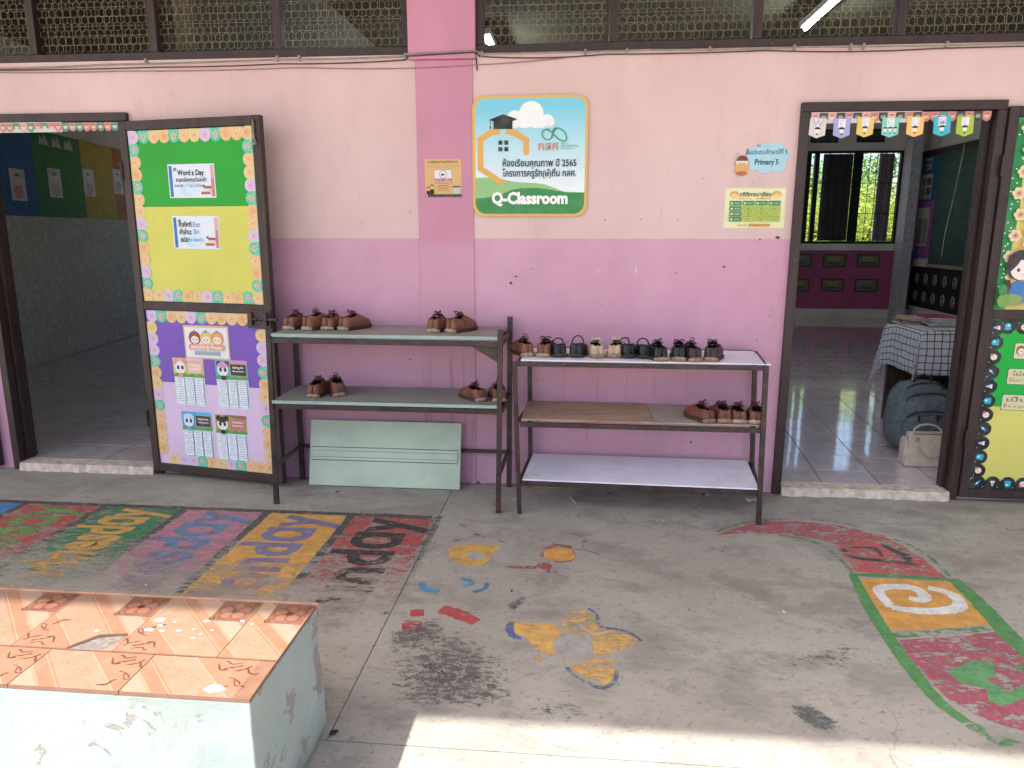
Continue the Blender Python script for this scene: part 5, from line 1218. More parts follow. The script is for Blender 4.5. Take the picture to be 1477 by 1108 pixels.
# small tan notice on the pillar
p = sheet(.198, .196, 'D8B070', .0008, .099, 0)
p.text('ขอเชิญร่วมทำบุญสร้างอาคาร', .099, .176, .016, '302820', w=.160, bold=.02, align='c'); p.text('โครงการเรียนฟรีมีคุณภาพ', .099, .152, .022, 'C89078', w=.176, align='c')
p.rect(.052, .094, .146, .140, 'B06060'); p.rect(.0535, .0955, .1445, .1385, 'E4E4EC'); p.ell(.099, .117, .021, None, '9A5058', 16); p.ell(.099, .117, .0185, None, 'E8E4E8', 16); p.poly([(.086, .110), (.090, .120), (.098, .122), (.112, .112)], '303040')
p.rect(.054, .070, .146, .092, 'B87078'); p.text('ร่วมใจ', .099, .074, .018, 'E8C8C0', w=.084, bold=.02, align='c')
for i, (w_, z) in enumerate(((.05, .058), (.066, .050), (.046, .042), (.066, .030))): p.rect(.099 - w_ / 2, z, .099 + w_ / 2, z + .0028 + .006 * (i == 3), '907850' if i < 3 else 'C8A050')
for x, h_, in ((.018, .036), (.038, .050)): p.ell(x, .016 + h_ * .82, .0085, .0085, '3A2418', 12); p.ell(x, .014 + h_ * .78, .0062, .0058, 'E8D0B8', 10); p.poly([(x - .009, .014), (x + .009, .014), (x + .011, .012 + h_ * .55), (x - .011, .012 + h_ * .55)], '1C1814')
p.rect(.150, .050, .190, .056, '484038'); p.rect(.152, .016, .188, .048, 'C0C4CC'); p.rect(.0, .0, .198, .014, '3C3C44'); p.rect(.004, .002, .014, .012, 'C8C8C0')
p.build('notice', 'small tan square notice taped on the pillar', 'poster', loc=(-.842, -.0082, 1.611))

# blue class name card
p = P(.0007)
for cx, cz, r in ((.15, .115, .05), (.21, .12, .05), (.245, .10, .035), (.10, .11, .035), (.10, .06, .035), (.16, .05, .045), (.225, .055, .042)): p.ell(cx, cz, r, r * .88, 'A8D4E4', 18)
p.rect(.10, .03, .235, .145, 'A8D4E4')
p.text('ชั้น', .115, .142, .018, '405868'); p.rect(.145, .1415, .185, .1425, '607888')
p.text('ชั้นประถมศึกษาปีที่ 5', .165, .106, .032, '38586C', w=.205, bold=.015, align='c'); p.text('Primary 5', .168, .056, .036, '283848', w=.118, bold=.03, align='c')
p.ell(.172, .092, .010, .007, 'F0D8A8', 10); p.ell(.120, .083, .004, .002, '38586C', 6); p.ell(.208, .083, .004, .002, '38586C', 6)
p.ell(.045, .058, .036, .046, 'C8907C', 18); p.ell(.045, .066, .030, .035, 'ECD8CC', 16); p.ell(.045, .074, .028, .026, '6A3C30', 12, 0, PI); p.ell(.045, .034, .038, .028, 'DCA868', 16); p.ell(.045, .012, .03, .012, 'B07048', 12)
p.ell(.034, .062, .0028, None, '302020', 6); p.ell(.056, .062, .0028, None, '302020', 6); p.line([(.012, .108), (.022, .112), (.028, .104)], .0016, '806858'); p.line([(.062, .104), (.070, .111), (.082, .108)], .0016, '806858')
p.build('class_name_card', 'light blue cloud shaped class card reading Primary 5', 'sign', loc=(.768, -.0012, 1.712))

# attendance chart
p = sheet(.310, .205, 'E4DCA8', .0008, .155, 0)
p.rrect(.006, .006, .304, .199, .012, 'E8E4B8')
for cx in (.048, .262): p.ell(cx, .172, .024, .018, 'E0A858', 14); p.ell(cx, .164, .018, .014, 'ECC890', 12)
p.text('สถิติการมาเรียน', .155, .163, .027, '3C5040', w=.160, bold=.04, align='c'); p.rect(.082, .147, .136, .156, 'E0C880'); p.rect(.160, .147, .236, .156, 'E0B870'); p.text('ชั้น', .07, .148, .012, '806040'); p.text('ป.5', .182, .149, .012, 'B05030', bold=.03)
for j in range(4):
    for i in range(4):
        x, z = .026 + i * .0655, .116 - j * .027; dk = i == 0 or j == 0
        p.rrect(x, z, x + .061, z + .024, .003, '4C8C50' if dk else 'A8BC48', 2)
        if dk: p.ell(x + .012, z + .011, .007, .005, 'D8E0C8', 8); p.text(('ทั้งหมด', 'จำนวน', 'มาเรียน', 'ขาดเรียน')[i] if j == 0 else ('', 'ชาย', 'หญิง', 'รวม')[j], x + .040, z + .008, .011, 'D8E8C8', w=.026, align='c')
        else: p.text((('4', '4', '-'), ('7', '7', '-'), ('11', '11', '-'))[j - 1][i - 1], x + .031, z + .006, .016, '404830', bold=.02, align='c') if i < 3 else p.rect(x + .022, z + .011, x + .038, z + .013, '506038')
p.rect(.128, .010, .238, .022, 'E09848'); p.text('ครูประจำชั้น', .095, .012, .011, '605038', w=.05, align='c'); p.text('คุณครูประจำชั้น ป.5', .183, .013, .012, '903818', w=.102, align='c')
p.build('attendance_chart', 'pale yellow attendance chart with green table beside the right door', 'poster', loc=(.737, -.0012, 1.447))
tag(MB().box(.872, .892, -.004, 0, 1.672, 1.684).build('tape_scrap', M['rim'], rot=(0, 0, 0)), 'small scrap of tape above the attendance chart', 'tape')

# ---- cards on the left door (positions along the leaf)
def on_leaf(fr, u, z, y=.0095):
    A, a = fr; return (A[0] + u * math.cos(a) - y * -math.sin(a) * -1, A[1] + u * math.sin(a) + y * math.cos(a), z)
def hand(p_, x, z, s, seed, c='7088A8'):
    r = random.Random(seed); pts = [(x, z)]
    for i in range(9): pts.append((pts[-1][0] + s * r.uniform(.1, .4), z + s * r.uniform(-.1, 1)))
    p_.line(pts, .0016, c)
def wordcard(lines, label, u, z, lean, group):
    p = sheet(.296, .176, 'DCE4F0', .0008, .148, 0)
    p.rect(.006, .006, .026, .168, '2870B8'); p.rect(.270, .006, .290, .168, 'D07878'); p.rect(.272, .10, .288, .168, 'E0A8A8')
    p.ell(.12, .04, .05, .03, 'C0DCF0', 16); p.ell(.15, .05, .045, .03, 'D0E4F4', 16); p.poly([(.036, .140), (.054, .143), (.056, .158), (.038, .156)], '606070'); p.rect(.040, .146, .052, .148, 'C8C8D0')
    for t, x, zz, h_, w_, c, bd in lines: p.text(t, x, zz, h_, c, w=w_, bold=bd)
    for i in range(3): p.rrect(.205 + i * .010, .018 + i * .015, .262 + i * .004, .031 + i * .015, .002, ('B85848', 'E8D8C8', '985048')[i], 2)
    p.ell(.222, .062, .008, .006, '403030', 8)
    p.build('word_card', label, 'card', group, loc=on_leaf(fa1, u, z), rot=(0, lean, fa1[1]))
GC = 'white word cards on the left door'
wordcard([('Word a Day', .060, .118, .040, .170, '20242C', .03), ('ภาษาอังกฤษวันละคำ', .048, .084, .030, .195, '303840', .02), ('ประจำวันที่', .038, .058, .017, .052, '404850', .01), ('17 Jan 2566', .110, .056, .026, .100, '5878A8', -.005)],
         'white card reading Word a Day on the green half of the left door', .288, 1.606, .004, GC)
wordcard([('คำศัพท์:', .040, .118, .038, .088, '282C34', .03), ('คำอ่าน:', .042, .078, .038, .080, '282C34', .03), ('แปล:', .046, .038, .036, .052, '282C34', .03), ('Eat', .134, .118, .038, .046, '4070B0', -.005), ('อีท', .134, .080, .034, .034, '4070B0', .0), ('กิน, รับประทาน', .100, .040, .028, .090, '4070B0', .0)],
         'white word card with handwriting Eat on the yellow half of the left door', .288, 1.335, .004, GC)
def cutesheet(w_, h_, bgc, boardc, ear, lab, u, z, seed, title=None, topc=None, lean=0, hat=None):
    p = sheet(w_, h_, 'DDE6F0', .0008, w_ / 2, 0); r = random.Random(seed); hh = h_ * .40
    p.rect(.0, h_ - hh, w_, h_, bgc)
    if topc: p.poly([(w_ * .35, h_), (w_, h_), (w_, h_ - hh * .22), (w_ * .55, h_ - hh * .16)], topc)
    p.rect(.0, h_ - hh, w_, h_ - hh * .86, '58A050')
    for i in range(4): p.ell(w_ * (.12 + .25 * i), h_ - hh * .86, w_ * .09, hh * .07, '58A050', 10)
    p.rrect(w_ * .46, h_ - hh * .80, w_ * .97, h_ - hh * .18, .006, 'C89850', 2); p.rrect(w_ * .475, h_ - hh * .77, w_ * .955, h_ - hh * .21, .005, boardc, 2)
    for i, t in enumerate(title or ()): p.text(t, w_ * .715, h_ - hh * (.42 + i * .17), .019 if i == 0 else .014, 'F0F0F0', w=w_ * .36, bold=.02, align='c')
    cx, cz = w_ * .24, h_ - hh * .50; e = w_ * .17
    for d in (-1, 1): p.ell(cx + d * e * .75, cz + e * .95, e * .45, e * .5, ear, 12)
    if hat: p.ell(cx, cz + e * .55, e * 1.05, e * .7, hat, 14, 0, PI)
    p.ell(cx, cz, e, e * 1.02, 'EEE8EC', 18)
    if hat: p.ell(cx, cz + e * .62, e * .8, e * .4, hat, 14)
    for d in (-1, 1): p.ell(cx + d * e * .42, cz, e * .26, e * .36, '28303C', 12)
    p.ell(cx, cz - e * 1.3, e * .5, e * .4, ear, 10); p.ell(cx, cz - e * .55, e * .1, e * .06, 'C07080', 6)
    for k in range(3):
        x0, x1 = w_ * (.05 + .315 * k), w_ * (.335 + .31 * k)
        p.rect(x0, h_ * .04, x1, h_ * .585, 'A0A8B8' if bgc != '48A8D8' else '3878A8'); p.rect(x0 + .0015, h_ * .045, x1 - .0015, h_ * .58, 'E8EEF4'); 
        for i in range(13):
            z_ = h_ * (.545 - i * .038); wd = (x1 - x0) * r.uniform(.45, .85); cx_ = (x0 + x1) / 2; col = '485060' if i == 0 else '8890A0'; x_ = cx_ - wd / 2
            while x_ < cx_ + wd / 2:
                l_ = r.uniform(.004, .011); p.mb.poly([(x_, -p.d - p.k * .00018 - .0001, z_), (x_ + l_, -p.d - p.k * .00018 - .0001, z_), (x_ + l_, -p.d - p.k * .00018 - .0001, z_ + h_ * .013), (x_, -p.d - p.k * .00018 - .0001, z_ + h_ * .013)], 0, lin(col)); x_ += l_ + .0025
        p.k += 1
    return p.build('vocabulary_sheet', lab, 'poster', 'vocabulary sheets on the left door', loc=on_leaf(fa1, u, z), rot=(0, lean, fa1[1]))
cutesheet(.206, .275, 'E0C878', 'E8C0B0', 'E89098', 'yellow and pink headed vocabulary sheet, upper left on the purple door board', .206, .446, 1, ('G reetings', 'in English'), 'E0B8D0', -.01, None)
cutesheet(.208, .280, '58B8C8', '2C3438', '402838', 'turquoise headed vocabulary sheet with black board and dark bows, upper right', .492, .443, 2, ('Asking for', 'directions'), 'D890B8', -.015, 'D890C0')
cutesheet(.204, .275, '48A8D8', '30383C', '78A8D0', 'blue bordered vocabulary sheet, lower left on the pink door board', .232, .133, 3, ('Asking the time', 'Telling time'), '58B8E0', -.012, 'C8DCEC')
cutesheet(.208, .275, 'B0A850', 'C07878', '302828', 'olive topped vocabulary sheet with red board, lower right on the pink door board', .460, .130, 4, ('Common', 'expressions'), '907050', -.012, '3C302C')
p = sheet(.296, .190, 'D8B888', .0008, .148, 0); p.rect(.008, .008, .288, .178, 'E8E4E8')
for cx, c, c2 in ((.072, 'A84848', '3C3038'), (.148, 'E0C878', 'C8A858'), (.222, 'E8A060', 'C87838')):
    p.ell(cx, .118, .040, .040, c2, 18); p.ell(cx, .115, .037, .036, c, 18); p.ell(cx, .108, .026, .022, 'F0E0D4', 14)
    for d in (-1, 1): p.ell(cx + d * .010, .110, .0035, .0045, '303030', 8)
    p.line([(cx - .005, .100), (cx, .097), (cx + .005, .100)], .0016, '703838'); p.poly([(cx - .012, .152), (cx, .166), (cx + .014, .154), (cx, .150)], '589048')
p.rrect(.030, .052, .268, .084, .010, 'D8A090', 4); p.text('ผลไม้น่ารู้ Fruits', .149, .060, .024, 'F4E8D8', w=.205, bold=.03, align='c'); p.rrect(.065, .022, .232, .046, .004, 'A8B0C0', 3); p.text('English Vocabulary', .149, .030, .014, '606878', w=.15, align='c')
p.build('title_sheet', 'title sheet with three round smiling fruits on the purple door board', 'poster', loc=on_leaf(fa1, .296, .722), rot=(0, -.008, fa1[1]))

# ---- boards on the right door
p = sheet(.760, .935, 'E0CC70', .002, .38, 0)
for i in range(18):
    f = i / 17; a_ = tuple(x + (y - x) * f for x, y in zip(lin('DCC468'), lin('D8C0DC'))); p.mb.poly([(.10 + .35 * f, -.0024 - i * .00002, 0), (.76, -.0024 - i * .00002, 0), (.76, -.0024 - i * .00002, .935), (.10 + .35 * f + .05, -.0024 - i * .00002, .935)], 0, a_)
p.k = 5
p.poly([(0, 0), (.055, 0), (.045, .25), (.062, .50), (.05, .75), (.075, .935), (0, .935)], '208848')
r = random.Random(4)
for k in range(40): p.ell(r.uniform(.004, .05), r.uniform(.02, .92), .0045, None, 'E8F0D8', 6)
for k in range(9):
    cx, cz = .052 + .012 * math.sin(k * 2.1), .06 + k * .103
    for a in range(6): p.ell(cx + .020 * math.cos(a * PI / 3), cz + .020 * math.sin(a * PI / 3), .013, None, 'E8D0A8', 8)
    p.ell(cx, cz, .016, None, 'D8A888', 10); p.ell(cx, cz, .007, None, 'B06858', 8)
for k in range(13):
    cz = .20 + k * .056; p.rrect(.083 + .004 * (k % 2), cz, .108 + .004 * (k % 2), cz + .030, .004, 'C88850', 2); p.rrect(.087 + .004 * (k % 2), cz + .004, .104 + .004 * (k % 2), cz + .026, .003, 'E0C080', 2); p.rect(.093, cz + .030, .100, cz + .056, 'C88850')
p.ell(.085, .225, .062, .075, '382C30', 18); p.ell(.098, .205, .054, .055, 'F4E4DC', 18); p.ell(.085, .250, .055, .03, '382C30', 14, 0, PI); p.poly([(.030, .245), (.10, .275), (.075, .225), (.045, .190)], '382C30'); p.poly([(.030, .150), (.050, .150), (.058, .105), (.040, .110)], '382C30')
for x in (.082, .120): p.ell(x, .200, .0075, .010, '282020', 10); p.ell(x + .002, .204, .002, None, 'FFFFFF', 6)
p.line([(.098, .178), (.104, .176), (.110, .179)], .0016, 'A05048'); p.ell(.095, .085, .045, .06, '3C78B8', 14); p.ell(.07, .05, .05, .03, '88A058', 12); p.ell(.03, .045, .03, .035, '78A050', 12); p.ell(.02, .10, .02, .03, '2C8C48', 10)
p.rrect(.148, .020, .50, .250, .01, 'D890A8', 4)
for i, t_ in enumerate(('ข้อตกลง', 'ในห้องเรียน', 'ของเรา')): p.text(t_, .165, .175 - i * .06, .055, 'F4ECF0', w=.25 - .03 * (i == 0), bold=.02)
p.build('flowered_poster', 'tall flowered poster with a smiling dark haired girl on the upper right door', 'poster', loc=on_leaf(fa2, .046, 1.043, .0094), rot=(0, 0, fa2[1]))
def motto(lines, z, lab, u0=.22, w_=.30, h_=.085, face=False):
    p = sheet(w_, h_, '3C6858', .0008, w_ / 2, 0); p.rrect(.003, .003, w_ - .003, h_ - .003, .008, 'E8E0D0', 3); p.rrect(.006, .006, w_ - .006, h_ - .006, .006, 'D8D0A0', 3)
    x = .012
    if face: p.ell(.032, .045, .022, .026, '8A5838', 14); p.ell(.034, .040, .016, .018, 'F0D8C0', 12); p.ell(.03, .04, .0025, None, '302020', 6); p.ell(.04, .04, .0025, None, '302020', 6); x = .06
    p.text(lines[0], x + .01, h_ * .56, .030, '707868', w=w_ - x - .03, bold=.02); 
    p.text(lines[1][0], x, h_ * .18, .030, 'D08878', bold=.04); p.text(lines[1][1:], x + .022, h_ * .20, .020, 'A8885C', w=w_ - x - .05, bold=.01)
    p.build('motto_card', lab, 'card', 'motto cards on the right door', loc=on_leaf(fa2, u0, z, .0094), rot=(0, .01, fa2[1]))
motto(('ซื่อสัตย์', 'Be honest'), .785, 'cream motto card with a child face on the green half of the door', .175, face=True)
motto(('ไม่คุยเสียงดัง', "Don't make noise"), .650, "cream motto card reading Don't, on the colour change of the right door", .160)
motto(('เป็นเด็กดี', 'Be a good student'), .512, 'lowest cream motto card, on the yellow half of the right door', .150)

# ================================================================== CLASSROOM CONTENTS
# chalkboard wall (x = 5.3), things hang facing -x
cb = empty('chalkboard', 'green chalkboard on the right wall of the classroom', 'chalkboard', (5.298, 7.85, .96))
CBM = N('green_chalkboard'); gg = CBM; cc_ = gg.mix(gg.math('MULTIPLY', gg.ramp(gg.noise(3, 7, .7, stretch=(1, 1, 3)), .45, .75), .5), (.035, .085, .07), (.10, .17, .15)); M['cb'] = gg.fin(cc_, .55, .3)
MB().box(-.02, -.002, -4.2, 0, 0, 1.60).build('board', M['cb'], cb); MB().box(-.035, -.001, -4.2, .68, 1.601, 1.69).build('top_frame', M['wood'], cb, bevel=.003); MB().box(-.05, -.001, -4.2, .0, -.05, -.001).build('chalk_tray', M['ply'], cb, bevel=.003)
pb = empty('pinboard', 'blue above and purple below paper board next to the chalkboard', 'pinboard', (5.297, 7.86, .97))
MB().box(-.02, 0, .0, .62, .93, 1.59).build('blue_panel', simple('blue_card', (.02, .14, .36), .6), pb); MB().box(-.021, 0, .0, .62, .06, .925).build('purple_panel', simple('purple_card', (.34, .10, .36), .6), pb); MB().box(-.026, -.0215, .38, .61, .07, .18).build('blue_label', simple('bright_blue_card', (.03, .22, .55), .6), pb)
def wallsheet(y0, y1, z0, z1, rows, label, seed):
    p = P(.001); w_ = y1 - y0; h_ = z1 - z0; p.rect(0, 0, w_, h_, 'C8C8B8'); r = random.Random(seed)
    for i in range(rows):
        for k in range(2):
            a = w_ * (.08 + .46 * k); p.rect(a, h_ * (.93 - .88 * (i + 1) / rows), a + w_ * .38, h_ * (.93 - .88 * (i + .25) / rows), r.choice(['585C60', '888478', '989488', '485058']))
    p.build('paper_sheet', label, 'paper', loc=(5.272, y1, z0), rot=(0, 0, -PI / 2))
wallsheet(7.98, 8.36, 1.97, 2.30, 2, 'paper with two small photos on the blue board', 1); wallsheet(8.05, 8.27, 2.36, 2.54, 2, 'small paper at the top of the blue board', 2); wallsheet(7.98, 8.36, 1.92, 1.965, 1, 'paper strip under the photos on the blue board', 3); wallsheet(7.95, 8.35, 1.22, 1.80, 1, 'grey paper on the purple board', 4)
bb = empty('photo_board', 'black board with oval photographs under the chalkboard', 'board', (5.297, 8.38, .28))
MB().box(-.015, 0, -4.5, 0, 0, .62).build('black_sheet', M['black'], bb)
for k in range(14):
    for j in range(2):
        y = -.22 - k * .30; z = .44 - j * .27; n = 14
        t = MB(); t.poly([(-.017, y + .065 * math.cos(a * 2 * PI / n), z + .085 * math.sin(a * 2 * PI / n)) for a in range(n)], 0, lin('A8A8A8')); t.poly([(-.0175, y + .035 * math.cos(a * 2 * PI / n) + .008, z + .02 + .04 * math.sin(a * 2 * PI / n)) for a in range(n)], 0, lin('5C5854')); t.poly([(-.018, y + .045 * math.cos(a * 2 * PI / n), z - .045 + .028 * math.sin(a * 2 * PI / n)) for a in range(n)], 0, lin('6C6860'))
        t.build('oval_photo', M['pr'], bb)
# framed pictures on the magenta dado
for j in range(2):
    for i in range(4):
        x0 = 3.36 + (i - .0) * .53 if i else 3.36; x0 = (3.36, 3.90, 4.43, 2.83)[i]; z0 = (.875, .48)[j]
        p = sheet(.35, .205, '241C18', .012, .175, 0); p.d = .012; p.rect(.015, .015, .335, .19, '6C6C58'); r = random.Random(i * 3 + j); p.ell(.17, .10, .10, .055, r.choice(['8C7C50', '5C6C70', '908868']), 14); p.ell(.17, .06, .12, .03, '50584C', 12); p.rect(.06, .15, .28, .165, '8C8C78')
        p.build('framed_picture', 'dark framed picture, %s row, %s on the magenta dado' % (('upper', 'lower')[j], ('second from left', 'third from left', 'rightmost', 'leftmost')[i]), 'picture', 'framed pictures under the back window', loc=(x0, 8.392, z0))
for x in (3.55, 4.25):
    p = sheet(.42, .20, '201C1A', .012, .21, 0); p.d = .012; p.rect(.03, .03, .39, .17, '3C4440'); p.build('framed_picture', 'dark frame above the back window, %s one' % ('left' if x < 4 else 'right'), 'picture', 'frames above the back window', loc=(x, 8.397, 2.80))
# pictures on the left classroom's coloured boards
for u, z, c, nm in ((.16, 1.73, 'A03838', 'blue'), (.85, 1.79, 'B04058', 'green'), (1.60, 1.84, '706070', 'yellow'), (2.36, 1.90, '403848', 'orange')):
    p = sheet(.26, .31, 'B8B8B0', .001, .13, 0); p.ell(.13, .09, .085, .075, c, 16); p.ell(.13, .20, .05, .06, 'C8B0A8', 14); p.ell(.13, .235, .05, .035, '403430', 12, 0, PI)
    L_ = Matrix.Translation((-5.623, 2.809, 0)) @ Matrix.Rotation(ang, 4, 'Z'); v = L_ @ Vector((u, -.016, z))
    p.build('picture_card', 'picture card on the %s board of the dark left classroom' % nm, 'card', 'picture cards in the left classroom', loc=v, rot=(0, 0, ang))
L_ = Matrix.Translation((-5.623, 2.809, 0)) @ Matrix.Rotation(ang, 4, 'Z')
for k, u in enumerate((.75, 1.0, 1.25)):
    v = L_ @ Vector((u, -.016, 2.33)); t = P(.001); t.poly([(0, 0), (.2, 0), (.17, .05), (.12, .12), (.08, .06), (.03, .1)], 'A8B0B0'); t.build('paper_cutout', 'white paper cutout at the top of the green board, %s' % ('left', 'middle', 'right')[k], 'paper', loc=v, rot=(0, 0, ang))

# ---- teacher's desk with checked cloth
DX0, DX1, DY0, DY1, DZ = 2.275, 3.05, 1.06, 1.62, .785
dk = empty('teacher_desk', 'desk just inside the right doorway', 'desk', (DX0, DY0, .05))
wd = simple('dark_desk_wood', (.05, .03, .02), .5)
MB().box(0, DX1 - DX0, 0, DY1 - DY0, DZ - .05 - .03, DZ - .05 - .001).build('desk_top', wd, dk, bevel=.002)
for a in (.01, DX1 - DX0 - .05):
    for b in (.03, DY1 - DY0 - .05): MB().box(a, a + .04, b, b + .04, 0, DZ - .081).build('leg', wd, dk, bevel=.002)
MB().box(.06, DX1 - DX0 - .06, DY1 - DY0 - .035, DY1 - DY0 - .02, .12, .65).build('modesty_panel', wd, dk)
ov = .30; b = MB(); LX, LY = DX1 - DX0, DY1 - DY0; n = 44; b.uv = []
for j in range(n + 1):
    for i in range(n + 1):
        s = -ov + (LX + 2 * ov) * i / n; t = -ov + (LY + 2 * ov) * j / n
        ox = (s if s < 0 else s - LX if s > LX else 0); oy = (t if t < 0 else t - LY if t > LY else 0)
        cx, cy = min(max(s, 0), LX), min(max(t, 0), LY); drop = math.hypot(ox, oy)
        if ox and oy:
            mn_ = min(abs(ox), abs(oy)); x = cx + math.copysign(.012 + mn_ * .20, ox); y = cy + math.copysign(.012 + mn_ * .22, oy); drop = math.hypot(ox, oy) * 1.0
            if abs(ox) > abs(oy): x += math.copysign(.01, ox)
        else:
            wv = .016 * math.sin((s + t) * 15) * min(1, drop / .15)
            x = cx + (math.copysign(.012 + abs(wv) + drop * .06, ox) if ox else 0); y = cy + (math.copysign(.012 + abs(wv) + drop * .06, oy) if oy else 0)
            if ox and t < .12: x += 0
        z = DZ + .003 - (drop if drop > 0 else 0) + random.uniform(-.0006, .0006)
        if drop > 0: z = DZ + .003 - drop * .985 
        if ox < 0 and t > LY * .7: z -= (.10 * (t - LY * .7) / (LY * .3 + ov))
        b.v.append((DX0 + x, DY0 + y, z)); b.uv.append((s, t))
for j in range(n):
    for i in range(n): b.face((j * (n + 1) + i, j * (n + 1) + i + 1, (j + 1) * (n + 1) + i + 1, (j + 1) * (n + 1) + i))
o = b.build('tablecloth', M['cloth'], smooth=True); so3 = o.modifiers.new('th', 'SOLIDIFY'); so3.thickness = .002; tag(o, 'pale blue grey tablecloth with black grid draped over the desk', 'tablecloth')
rb = random.Random(8)
def book(x, y, z, w_, d_, h_, rz, c, lab, grp):
    bk = empty('book', lab, 'book', (x, y, z), rz, grp)
    MB().box(-w_ / 2 + .003, w_ / 2 - .003, -d_ / 2 + .003, d_ / 2 - .003, .0016, h_ - .0016).build('pages', M['rim'], bk)
    MB().box(-w_ / 2, w_ / 2, -d_ / 2, d_ / 2, h_ - .0015, h_).build('cover', simple('cover_' + c, c, .45), bk); MB().box(-w_ / 2, w_ / 2, -d_ / 2, d_ / 2, 0, .0015).build('cover', simple('cover_' + c, c, .45), bk)
    MB().box(-w_ / 2 - .001, -w_ / 2 + .001, -d_ / 2, d_ / 2, .0015, h_ - .0015).build('spine', simple('cover_' + c, c, .45), bk)
zz = DZ + .0065
stack = [('3C3030', 'dark'), ('C8C8C8', 'white'), ('90A0A8', 'grey'), ('B8B8B8', 'pale'), ('903050', 'magenta')]
for k, (c, nm) in enumerate(stack):
    book(2.50 + rb.uniform(-.01, .01), 1.36 + rb.uniform(-.01, .01), zz + k * .0125, .20, .28, .012, rb.uniform(-.15, .15), c, '%s exercise book in the right stack, %s' % (nm, ('lowest', 'second from below', 'third from below', 'fourth from below', 'topmost')[k]), 'books stacked on the desk')
for k, (c, nm) in enumerate([('A05040', 'red'), ('303830', 'black'), ('88A060', 'green'), ('C09070', 'tan')]):
    book(2.385 + rb.uniform(-.01, .01), 1.50 + rb.uniform(-.02, .02), zz + k * .010, .15, .20, .0095, rb.uniform(-.5, .3), c, '%s booklet in the loose pile at the desk corner, %s' % (nm, ('lowest', 'second', 'third', 'topmost')[k]), 'booklets piled on the desk')
tag(MB().box(-.045, .045, -.02, .02, 0, .028).build('pencil_pouch', M['black'], bevel=.008, loc=(2.585, 1.16, DZ + .006), rot=(0, 0, .3)), 'black pencil pouch lying in front of the books', 'pouch')
bx = empty('desk_box', 'small pale blue box with holes standing on the desk', 'box', (2.80, 1.50, DZ + .006)); MB().box(-.045, .045, -.03, .03, 0, .09).build('body', simple('pale_blue_plastic', (.38, .50, .62), .4), bx, bevel=.012)
for s_ in (-.02, .02): MB().tube([(s_, -.0345, .05), (s_, -.0305, .05)], .012, 10).build('eye_mark', simple('blue_print', (.10, .18, .35), .5), bx)
tag(MB().box(-.12, .12, -.06, .06, 0, .002).build('paper_sheet', simple('bluish_paper', (.5, .58, .68), .6), loc=(2.48, 1.14, DZ + .0062), rot=(0, 0, .1)), 'bluish paper sheet lying at the near edge of the desk', 'paper')

# ---- rounded soft shapes
def superq(rx, ry, rz, e=.55, n=20, f=None, k=14):
    b = MB()
    def sg(v, p): return math.copysign(abs(v) ** p, v)
    for j in range(k + 1):
        v = -PI / 2 + PI * j / k
        for i in range(n):
            u = 2 * PI * i / n; p_ = Vector((rx * sg(math.cos(v), e) * sg(math.cos(u), e), ry * sg(math.cos(v), e) * sg(math.sin(u), e), rz * sg(math.sin(v), e)))
            if f: p_ = f(p_)
            b.v.append(tuple(p_))
    for j in range(k):
        for i in range(n): b.face((j * n + i, j * n + (i + 1) % n, (j + 1) * n + (i + 1) % n, (j + 1) * n + i))
    return b
fab = N('slate_backpack_fabric'); M['fab'] = fab.fin(fab.mix(fab.ramp(fab.noise(30, 5, .6), .3, .7), (.10, .13, .15), (.16, .195, .215)), .85, .2); fab.bump(fab.noise(350, 2), .3, .001)
fabd = simple('black_backpack_trim', (.02, .024, .028), .6)
bp = empty('backpack', 'slate grey backpack on the floor against the desk', 'backpack', (2.18, .80, .05), .12)
def tp(p_): 
    f = 1 - .16 * max(0, p_.z / .23) ** 2; return Vector((p_.x * f, p_.y * (1 - .35 * max(0, p_.z / .23)), p_.z + .225))
superq(.185, .115, .225, .5, 24, tp).build('body', M['fab'], bp, smooth=True)
superq(.150, .050, .115, .5, 20, lambda p_: p_ + Vector((0, -.100, .135))).build('lower_pocket', M['fab'], bp, smooth=True)
superq(.145, .045, .075, .55, 20, lambda p_: p_ + Vector((.01, -.088, .300))).build('upper_pocket', M['fab'], bp, smooth=True)
for z, r, y in ((.345, .135, -.115), (.235, .140, -.142), (.405, .12, -.075)):
    MB().tube([(r * math.cos(a), y + .012 * math.cos(a) ** 2, z + .045 * math.sin(a)) for a in [PI * i / 12 for i in range(13)]], .0045, 6).build('zip', fabd, bp, smooth=True)
MB().tube([(-.06, -.02, .43), (-.05, -.02, .475), (0, -.02, .49), (.05, -.02, .475), (.06, -.02, .43)], .009, 8).build('top_handle', fabd, bp, smooth=True)
for s_ in (-.08, .04): MB().box(s_ - .006, s_ + .006, -.165, -.155, .22, .26).build('zip_pull', fabd, bp, bevel=.002)
for s_ in (-1, 1): MB().tube([(s_ * .07, .09, .43), (s_ * .12, .14, .33), (s_ * .13, .13, .15), (s_ * .12, .10, .04)], .014, 8).build('shoulder_strap', fabd, bp, smooth=True)
hb = empty('handbag', 'beige leather handbag standing in front of the backpack', 'handbag', (2.10, .45, .05), .04)
bl = simple('beige_handbag_leather', (.56, .49, .41), .5, .4, .12, 20, 0, .15); bs = simple('handbag_seam', (.16, .13, .10), .5)
t = MB(); t.hexa([(-.145, -.06, 0), (.145, -.06, 0), (.145, .06, 0), (-.145, .06, 0)], [(-.120, -.022, .205), (.120, -.022, .205), (.120, .022, .205), (-.120, .022, .205)])
t.build('body', bl, hb, bevel=.012, seg=3)
for s_ in (-1, 1): superq(.012, .045, .075, .7, 14, lambda p_, s_=s_: p_ + Vector((s_ * .140 - s_ * .004, 0, .10))).build('side_wing', bl, hb, smooth=True)
